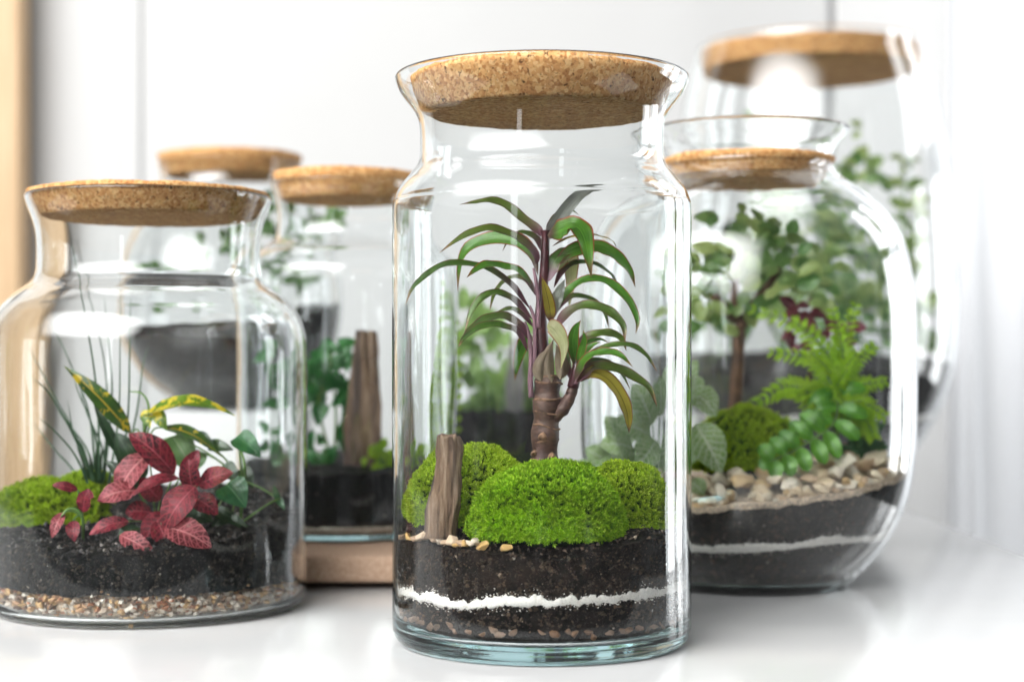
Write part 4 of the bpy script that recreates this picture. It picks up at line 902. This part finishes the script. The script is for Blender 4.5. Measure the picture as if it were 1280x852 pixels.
# -------- right jar plants
def fern(root, tips, base, D, npair, lw, ll, mat, stem, sag=0.15, leafprof=prof_ovate, taper=True, nr0=(0, -1, 0.25)):
    for (tx, ty, dd, cv) in tips:
        p0 = P(base[0]+random.uniform(-6, 6), base[1], D); p1 = P(tx, ty, D+dd); L = (p1-p0).length
        side = Vector((-(p1-p0).z, 0, (p1-p0).x)).normalized()
        m1 = p0*0.66+p1*0.34+side*L*cv; m2 = p0*0.33+p1*0.67+side*L*cv*1.1
        path = catmull([p0, m1, m2, p1], 40)
        fr = child('frond', tube_mesh([p0, m1, m2, p1], [1.3*D/FPX, 1.0*D/FPX, 0.8*D/FPX, 0.5*D/FPX], 5, 20, 'frond'), stem, root)
        for k in range(npair):
            t_ = 0.14+0.85*(k/(npair-1))**0.85; i = min(39, int(t_*40)); c = Vector(path[i]); tg = (Vector(path[min(40, i+1)])-Vector(path[max(0, i-1)])).normalized()
            n_ = (Vector(nr0)+Vector((random.uniform(-.35, .35), 0, random.uniform(-.2, .35)))).normalized(); sd = tg.cross(n_).normalized()
            le = ll*D/FPX*((1.05-0.74*t_) if taper else (1-0.35*max(0, t_-0.7)/0.3))
            for s in (-1, 1):
                d = (sd*s+tg*0.75+n_*random.uniform(-0.25, 0.15)).normalized()
                e = c+d*le; md = c+d*le*0.5+n_*le*0.10
                o = link('leaflet', leaf_mesh([c, md, e-n_*le*sag], lw*D/FPX*(0.5+0.5*le/(ll*D/FPX)), leafprof, n_, 0.12, 12 if leafprof is prof_tooth else 6, 0.10, 3, 0, random.random()*6), mat, fr)
M['fern'] = leaf_mat('bright_fern', (0.24, 0.46, 0.010), (0.42, 0.66, 0.02), trans=0.55, rough=0.45, vary=((0.30, 0.46, 0.05), 0.6))
M['fern_d'] = leaf_mat('dark_fern', (0.02, 0.075, 0.02), (0.05, 0.15, 0.045), trans=0.35, rough=0.45)
M['bfern'] = leaf_mat('button_fern', (0.08, 0.27, 0.018), (0.15, 0.40, 0.03), rib=(0.14, 0.34, 0.08), ribw=0.06, trans=0.35, rough=0.32)
DQ = 1.215
fe = empty('fern_plant', tuple(P(1040, 575, DQ)), 'bright green feathery fern on the right side of the right jar', 'plant')
child('crown_stem', tube_mesh([P(1042, 600, DQ), P(1044, 565, DQ), P(1046, 530, DQ)], [4*DQ/FPX, 4*DQ/FPX, 3*DQ/FPX], 8, 12, 'crown_stem'), M['gstem'], fe)
fern(fe, [(1070, 380, 0.006, 0.05), (1040, 386, -0.006, -0.06), (994, 402, 0.012, -0.14), (938, 386, 0.03, -0.20), (1092, 432, -0.012, 0.14), (1106, 476, -0.022, 0.24), (1106, 520, -0.026, 0.34), (962, 440, 0.014, -0.24), (938, 508, 0.004, -0.30), (1070, 440, -0.030, 0.12), (1014, 440, -0.026, -0.12), (996, 494, -0.020, -0.30), (1092, 548, -0.024, 0.36), (1052, 414, 0.022, 0.03), (1040, 486, -0.046, -0.10), (1078, 500, -0.044, 0.22), (1016, 512, -0.040, -0.26), (1058, 462, -0.040, 0.10)], (1046, 540), DQ, 18, 8, 33, M['fern'], M['gstem'], 0.30, prof_tooth, nr0=(0, -1, 0.45))
fd = empty('fern_plant', tuple(P(1075, 590, DQ+0.01)), 'darker fern low against the right wall of the right jar', 'plant')
fern(fd, [(1100, 530, 0.0, 0.05), (1104, 556, -0.012, 0.1), (1062, 535, -0.01, -0.05), (1085, 520, 0.01, 0.05), (1050, 560, -0.015, -0.1)], (1075, 595), DQ+0.006, 11, 9, 24, M['fern_d'], M['gstem'], 0.2, prof_tooth)
bf = empty('button_fern', tuple(P(1040, 500, DQ-0.03)), 'drooping frond with rounded glossy leaflets before the bright fern', 'plant')
p_ = [P(1034, 470, DQ-0.02), P(1046, 500, DQ-0.034), P(1040, 530, DQ-0.046), P(1016, 548, DQ-0.054), P(990, 564, DQ-0.060), P(962, 576, DQ-0.064)]
path = catmull(p_, 60); rach = child('rachis', tube_mesh(p_, [1.6*DQ/FPX, 1.4*DQ/FPX, 1.0*DQ/FPX], 6, 30, 'rachis'), M['gstem'], bf)
for k in range(8):
    t_ = 0.13+0.85*k/7; i = min(59, int(t_*60)); c = Vector(path[i]); tg = (Vector(path[i+1])-Vector(path[i])).normalized(); n_ = Vector((-0.15, -1, 0.35)).normalized(); sd = tg.cross(n_).normalized()
    le = (38-14*max(0, t_-0.5)/0.5)*DQ/FPX
    for s in (-1, 1):
        d = (sd*s+tg*0.30).normalized(); link('leaflet', leaf_mesh([c, c+d*le*0.5+n_*le*0.07, c+d*le-n_*le*0.05], 19*DQ/FPX, prof_round, n_, 0.2, 8, 0.02, 5), M['bfern'], rach)
link('leaflet', leaf_mesh([P(964, 575, DQ-0.064), P(956, 579, DQ-0.066), P(948, 583, DQ-0.066)], 16*DQ/FPX, prof_round, (0, -1, 0.3), 0.1, 8, 0, 5), M['bfern'], rach)
fg = empty('fittonia_plant', tuple(P(880, 600, DQ-0.04)), 'pale veined green fittonia at the left side of the right jar', 'plant')
Dg = DQ-0.045
for b, t_, w, dd in [((868, 468), (866, 500), 26, -0.01), ((862, 488), (896, 520), 40, 0.0), ((870, 530), (902, 590), 46, -0.014), ((868, 540), (846, 590), 36, -0.012), ((862, 600), (880, 618), 26, -0.01), ((830, 530), (800, 480), 40, 0.01), ((826, 545), (778, 530), 40, 0.008), ((835, 550), (800, 590), 42, 0.0), ((800, 560), (752, 556), 40, 0.012), ((790, 570), (760, 520), 38, 0.02), ((785, 585), (742, 596), 36, 0.012), ((840, 520), (838, 470), 34, 0.016), ((812, 540), (820, 500), 30, 0.03), ((770, 580), (735, 560), 30, 0.03), ((850, 500), (872, 450), 28, 0.016), ((780, 560), (800, 515), 36, 0.04), ((760, 590), (775, 545), 34, 0.035), ((745, 600), (725, 575), 28, 0.03), ((815, 585), (770, 570), 38, 0.02), ((832, 600), (850, 560), 36, 0.02), ((800, 600), (830, 620), 34, 0.0)]:
    oleaf(fg, b, t_, w, 'fitt_green', Dg+dd, Dg+dd-0.006, (random.uniform(-.4, .4), -1, random.uniform(0.3, 0.9)), stem_to=((b[0]+840)/2, 615, Dg+0.015))
# little tree with round leaves behind
M['tree_g'] = leaf_mat('small_tree_leaf', (0.07, 0.18, 0.04), (0.15, 0.30, 0.08), rib=(0.22, 0.36, 0.15), ribw=0.04, trans=0.5, rough=0.32, vary=((0.42, 0.52, 0.18), 1.0))
M['red_leaf'] = leaf_mat('wine_red_leaf', (0.10, 0.015, 0.025), (0.22, 0.04, 0.06), rib=(0.4, 0.15, 0.16), ribw=0.05, trans=0.35, rough=0.4)
def leafy(root, stem_pts, D, mat, stem_mat, sr, clusters, prof=prof_ovate, name='leaf'):
    """stem_pts: list of stems (pixel points); clusters: (px, py, rx, ry, n, size)"""
    for pts in stem_pts:
        child('stem', tube_mesh([P(a, b, D) for a, b in pts], [sr*D/FPX, sr*0.8*D/FPX, sr*0.5*D/FPX], 8, 24), stem_mat, root)
    for (px, py, rx, ry, n, sz) in clusters:
        for k in range(n):
            a = random.uniform(0, 2*PI); q = math.sqrt(random.random()); x, y = px+rx*q*math.cos(a), py+ry*q*math.sin(a)
            th = random.uniform(0, 2*PI); L = sz*random.uniform(0.7, 1.2); dd = random.uniform(-1, 1)*rx*0.5*D/FPX
            oleaf(root, (x, y), (x+L*math.cos(th), y+L*0.8*math.sin(th)), L*0.62, mat, D+dd, D+dd+random.uniform(-1, 1)*L*0.4*D/FPX, (random.uniform(-.6, .6), -1, random.uniform(0, 1.0)), prof, 0.08)
tr2 = empty('bonsai_tree', tuple(P(922, 540, DR+0.03)), 'little tree with bare brown trunk at the back of the right jar', 'tree')
leafy(tr2, [[(922, 545), (918, 480), (926, 420), (918, 370), (925, 320)], [(924, 410), (950, 370), (975, 335)], [(920, 400), (893, 370), (880, 345)]], DR+0.03, 'tree_g', M['bstem'], 7.5, [(915, 350, 58, 42, 42, 30), (965, 325, 55, 50, 36, 30), (890, 385, 34, 30, 18, 26), (935, 290, 50, 28, 18, 28), (1020, 340, 40, 40, 16, 28)])
tr2b = child('trunk_flare', tube_mesh([P(921, 548, DR+0.026), P(919, 505, DR+0.026), P(923, 455, DR+0.026), P(921, 405, DR+0.028)], [11*DR/FPX, 9*DR/FPX, 8*DR/FPX, 6*DR/FPX], 12, 30, 'trunk_flare', lambda t_, a: 1+0.12*noise.noise(Vector((math.cos(a)*2, math.sin(a)*2, t_*9)))), M['bstem'], tr2)
rd = empty('red_leaved_plant', tuple(P(1015, 540, DR+0.05)), 'wine red leaved plant behind the fern in the right jar', 'plant')
leafy(rd, [[(1015, 560), (1012, 480), (1018, 400)]], DR+0.05, 'red_leaf', M['bstem'], 3, [(1018, 395, 26, 20, 12, 26), (1000, 425, 22, 18, 7, 22), (1040, 410, 18, 20, 6, 24)])

# -------- tall jar plants
vn = empty('climbing_plant', tuple(P(1110, 430, DT)), 'leafy climbing plant along the right side of the largest jar', 'plant')
leafy(vn, [[(1120, 445), (1135, 370), (1128, 300), (1130, 215)], [(1100, 445), (1085, 350), (1060, 260), (1070, 200)]], DT, 'tree_g', M['gstem'], 2.5, [(1132, 320, 24, 36, 16, 28), (1128, 250, 20, 36, 12, 26), (1100, 360, 40, 50, 16, 30), (1165, 420, 14, 20, 6, 24), (1140, 390, 22, 35, 9, 28), (1070, 215, 26, 24, 9, 28), (1085, 300, 30, 40, 12, 28), (1128, 205, 12, 10, 3, 18), (1075, 160, 10, 8, 2, 18)])
sh = empty('broad_leaved_plant', tuple(P(985, 430, DT)), 'tall green plant with round dark leaves in the largest jar', 'plant')
leafy(sh, [[(985, 445), (978, 360), (985, 250), (960, 165)], [(985, 445), (940, 350), (915, 290)], [(1000, 445), (1040, 340), (1010, 220)]], DT+0.01, 'tree_g', M['gstem'], 3, [(960, 270, 60, 32, 26, 36), (1010, 265, 55, 40, 24, 34), (1060, 300, 40, 50, 16, 32), (1000, 350, 70, 45, 22, 34), (930, 350, 50, 40, 16, 36), (1050, 380, 50, 35, 14, 32), (965, 235, 30, 12, 5, 30)])
oleaf(sh, (914, 304), (916, 262), 36, 'dark', DT-0.07, DT-0.07, (0, -1, 0.1), prof_round, 0.05)
oleaf(sh, (958, 172), (976, 158), 16, 'ivy', DT-0.06, DT-0.06, (0, -1, 0.4), prof_ovate, 0.05)
oleaf(sh, (930, 140), (945, 150), 12, 'dull', DT-0.06, DT-0.06, (0, -1, 0.4), prof_ovate, 0.05)
oleaf(sh, (804, 334), (818, 361), 24, 'dark', DT-0.02, DT-0.02, (0, -1, 0.1), prof_round, 0.05) if False else None
oleaf(sh, (880, 345), (905, 322), 30, 'dark', DT-0.08, DT-0.08, (0, -0.8, 0.6), prof_ovate, 0.1)
oleaf(sh, (990, 335), (1005, 305), 30, 'dark', DT-0.08, DT-0.08, (0.3, -0.8, 0.5), prof_ovate, 0.1)
bs = empty('low_shrub', tuple(P(1150, 430, DT)), 'low grey green shrub on the soil of the largest jar', 'plant')
leafy(bs, [[(1090, 445), (1090, 420)], [(900, 445), (895, 410)]], DT-0.02, 'dull', M['gstem'], 2, [(1090, 415, 60, 20, 16, 26), (900, 410, 40, 22, 10, 28), (1150, 400, 22, 26, 8, 26)])

# -------- jar on the board
M['heart'] = leaf_mat('heart_leaf', (0.02, 0.13, 0.03), (0.05, 0.24, 0.05), rib=(0.13, 0.36, 0.12), ribw=0.03, trans=0.35, rough=0.3)
hp = empty('heart_leaved_plant', tuple(P(420, 590, DA)), 'green heart leaved plant in the jar on the brown board', 'plant')
leafy(hp, [[(415, 600), (420, 520), (412, 440)], [(425, 600), (405, 540), (395, 480)], [(430, 600), (446, 540), (440, 470)]], DA-0.01, 'heart', M['gstem'], 2.2, [(408, 445, 24, 22, 9, 40), (398, 480, 16, 30, 6, 36), (432, 470, 20, 30, 6, 40), (400, 560, 18, 18, 8, 26), (440, 520, 12, 30, 5, 36), (365, 470, 20, 40, 9, 34), (355, 560, 22, 25, 8, 28)], prof_heart)
lp = empty('leafy_groundcover', tuple(P(480, 590, DA-0.03)), 'light green small leaved groundcover in the jar on the brown board', 'plant')
leafy(lp, [[(478, 600), (476, 575), (480, 560)]], DA-0.03, 'fern', M['gstem'], 1.8, [(478, 568, 24, 20, 22, 18), (500, 575, 24, 18, 12, 18)])
tg_ = empty('upright_fern', tuple(P(545, 590, DA+0.02)), 'upright light green fern in the jar on the brown board', 'plant')
fern(tg_, [(548, 365, 0, 0.03), (560, 400, -0.01, -0.03), (532, 420, 0.005, 0.04), (552, 460, -0.02, -0.05), (520, 470, 0.01, 0.08), (540, 350, 0.01, 0.02)], (538, 590), DA+0.02, 12, 11, 20, M['fern'], M['gstem'])
def slab(px0, px1, py0, py1, D, th, name, mat, label, cat):
    V = []; F = []; nx, nz = 8, 14
    a = box_mesh(name, (0, 0, 0), (1, 1, 1)); bm = bmesh.new(); bm.from_mesh(a)
    bmesh.ops.subdivide_edges(bm, edges=bm.edges[:], cuts=7, use_grid_fill=True)
    p0, p1 = P(px0, py1, D), P(px1, py0, D)
    for v in bm.verts:
        u, d, w = v.co; taper = 1-0.45*max(0, w-0.45)/0.55
        x = p0.x+(p1.x-p0.x)*(0.5+(u-0.5)*taper+0.12*w); v.co = Vector((x+0.003*noise.noise(Vector((u*3, d*2, w*5))), D+(d-0.5)*th+0.002*noise.noise(Vector((u*4, d*4, w*6))), p0.z+(p1.z-p0.z)*w+0.004*noise.noise(Vector((u*4, d*3, 3)))))
    bm.to_mesh(a); bm.free()
    return tag(link(name, a, mat), label, cat)
M['slate'] = plain('grey_slate', (0.20, 0.185, 0.175), 0.6, 0.4, 0.35, 90, 0.8, 0.002)
slab(430, 474, 415, 600, DA-0.02, 0.012, 'bark_slab', M['wbark'], 'upright rough bark slab in the jar on the brown board', 'bark')
# -------- bowl jar and open jar
bpnt = empty('leafy_plant', tuple(P(330, 350, DB)), 'small dark green plant in the bowl jar farthest back at the left', 'plant')
leafy(bpnt, [[(335, 355), (345, 310), (338, 275)], [(370, 355), (380, 310), (395, 280)], [(260, 355), (250, 310), (240, 290)]], DB-0.02, 'dull', M['gstem'], 2, [(338, 275, 14, 24, 9, 26), (390, 285, 28, 20, 12, 26), (300, 300, 40, 30, 10, 26), (335, 325, 22, 10, 7, 24), (360, 350, 40, 10, 12, 24), (245, 320, 40, 30, 12, 26), (200, 340, 30, 15, 7, 24)])
op = empty('trailing_plant', tuple(P(620, 510, DO)), 'grey green leafy plant in the lidless jar behind the dracaena', 'plant')
leafy(op, [[(610, 515), (605, 470), (590, 430)], [(640, 515), (650, 480), (660, 455)]], DO, 'pale', M['gstem'], 2.2, [(575, 440, 26, 75, 26, 34), (640, 485, 50, 28, 22, 32), (668, 450, 26, 40, 13, 30), (600, 500, 40, 22, 14, 32), (620, 430, 24, 30, 7, 26)])
slab(628, 650, 425, 520, DO-0.02, 0.01, 'slate_slab', M['slate'], 'grey slate slab in the lidless jar behind the dracaena', 'slate')
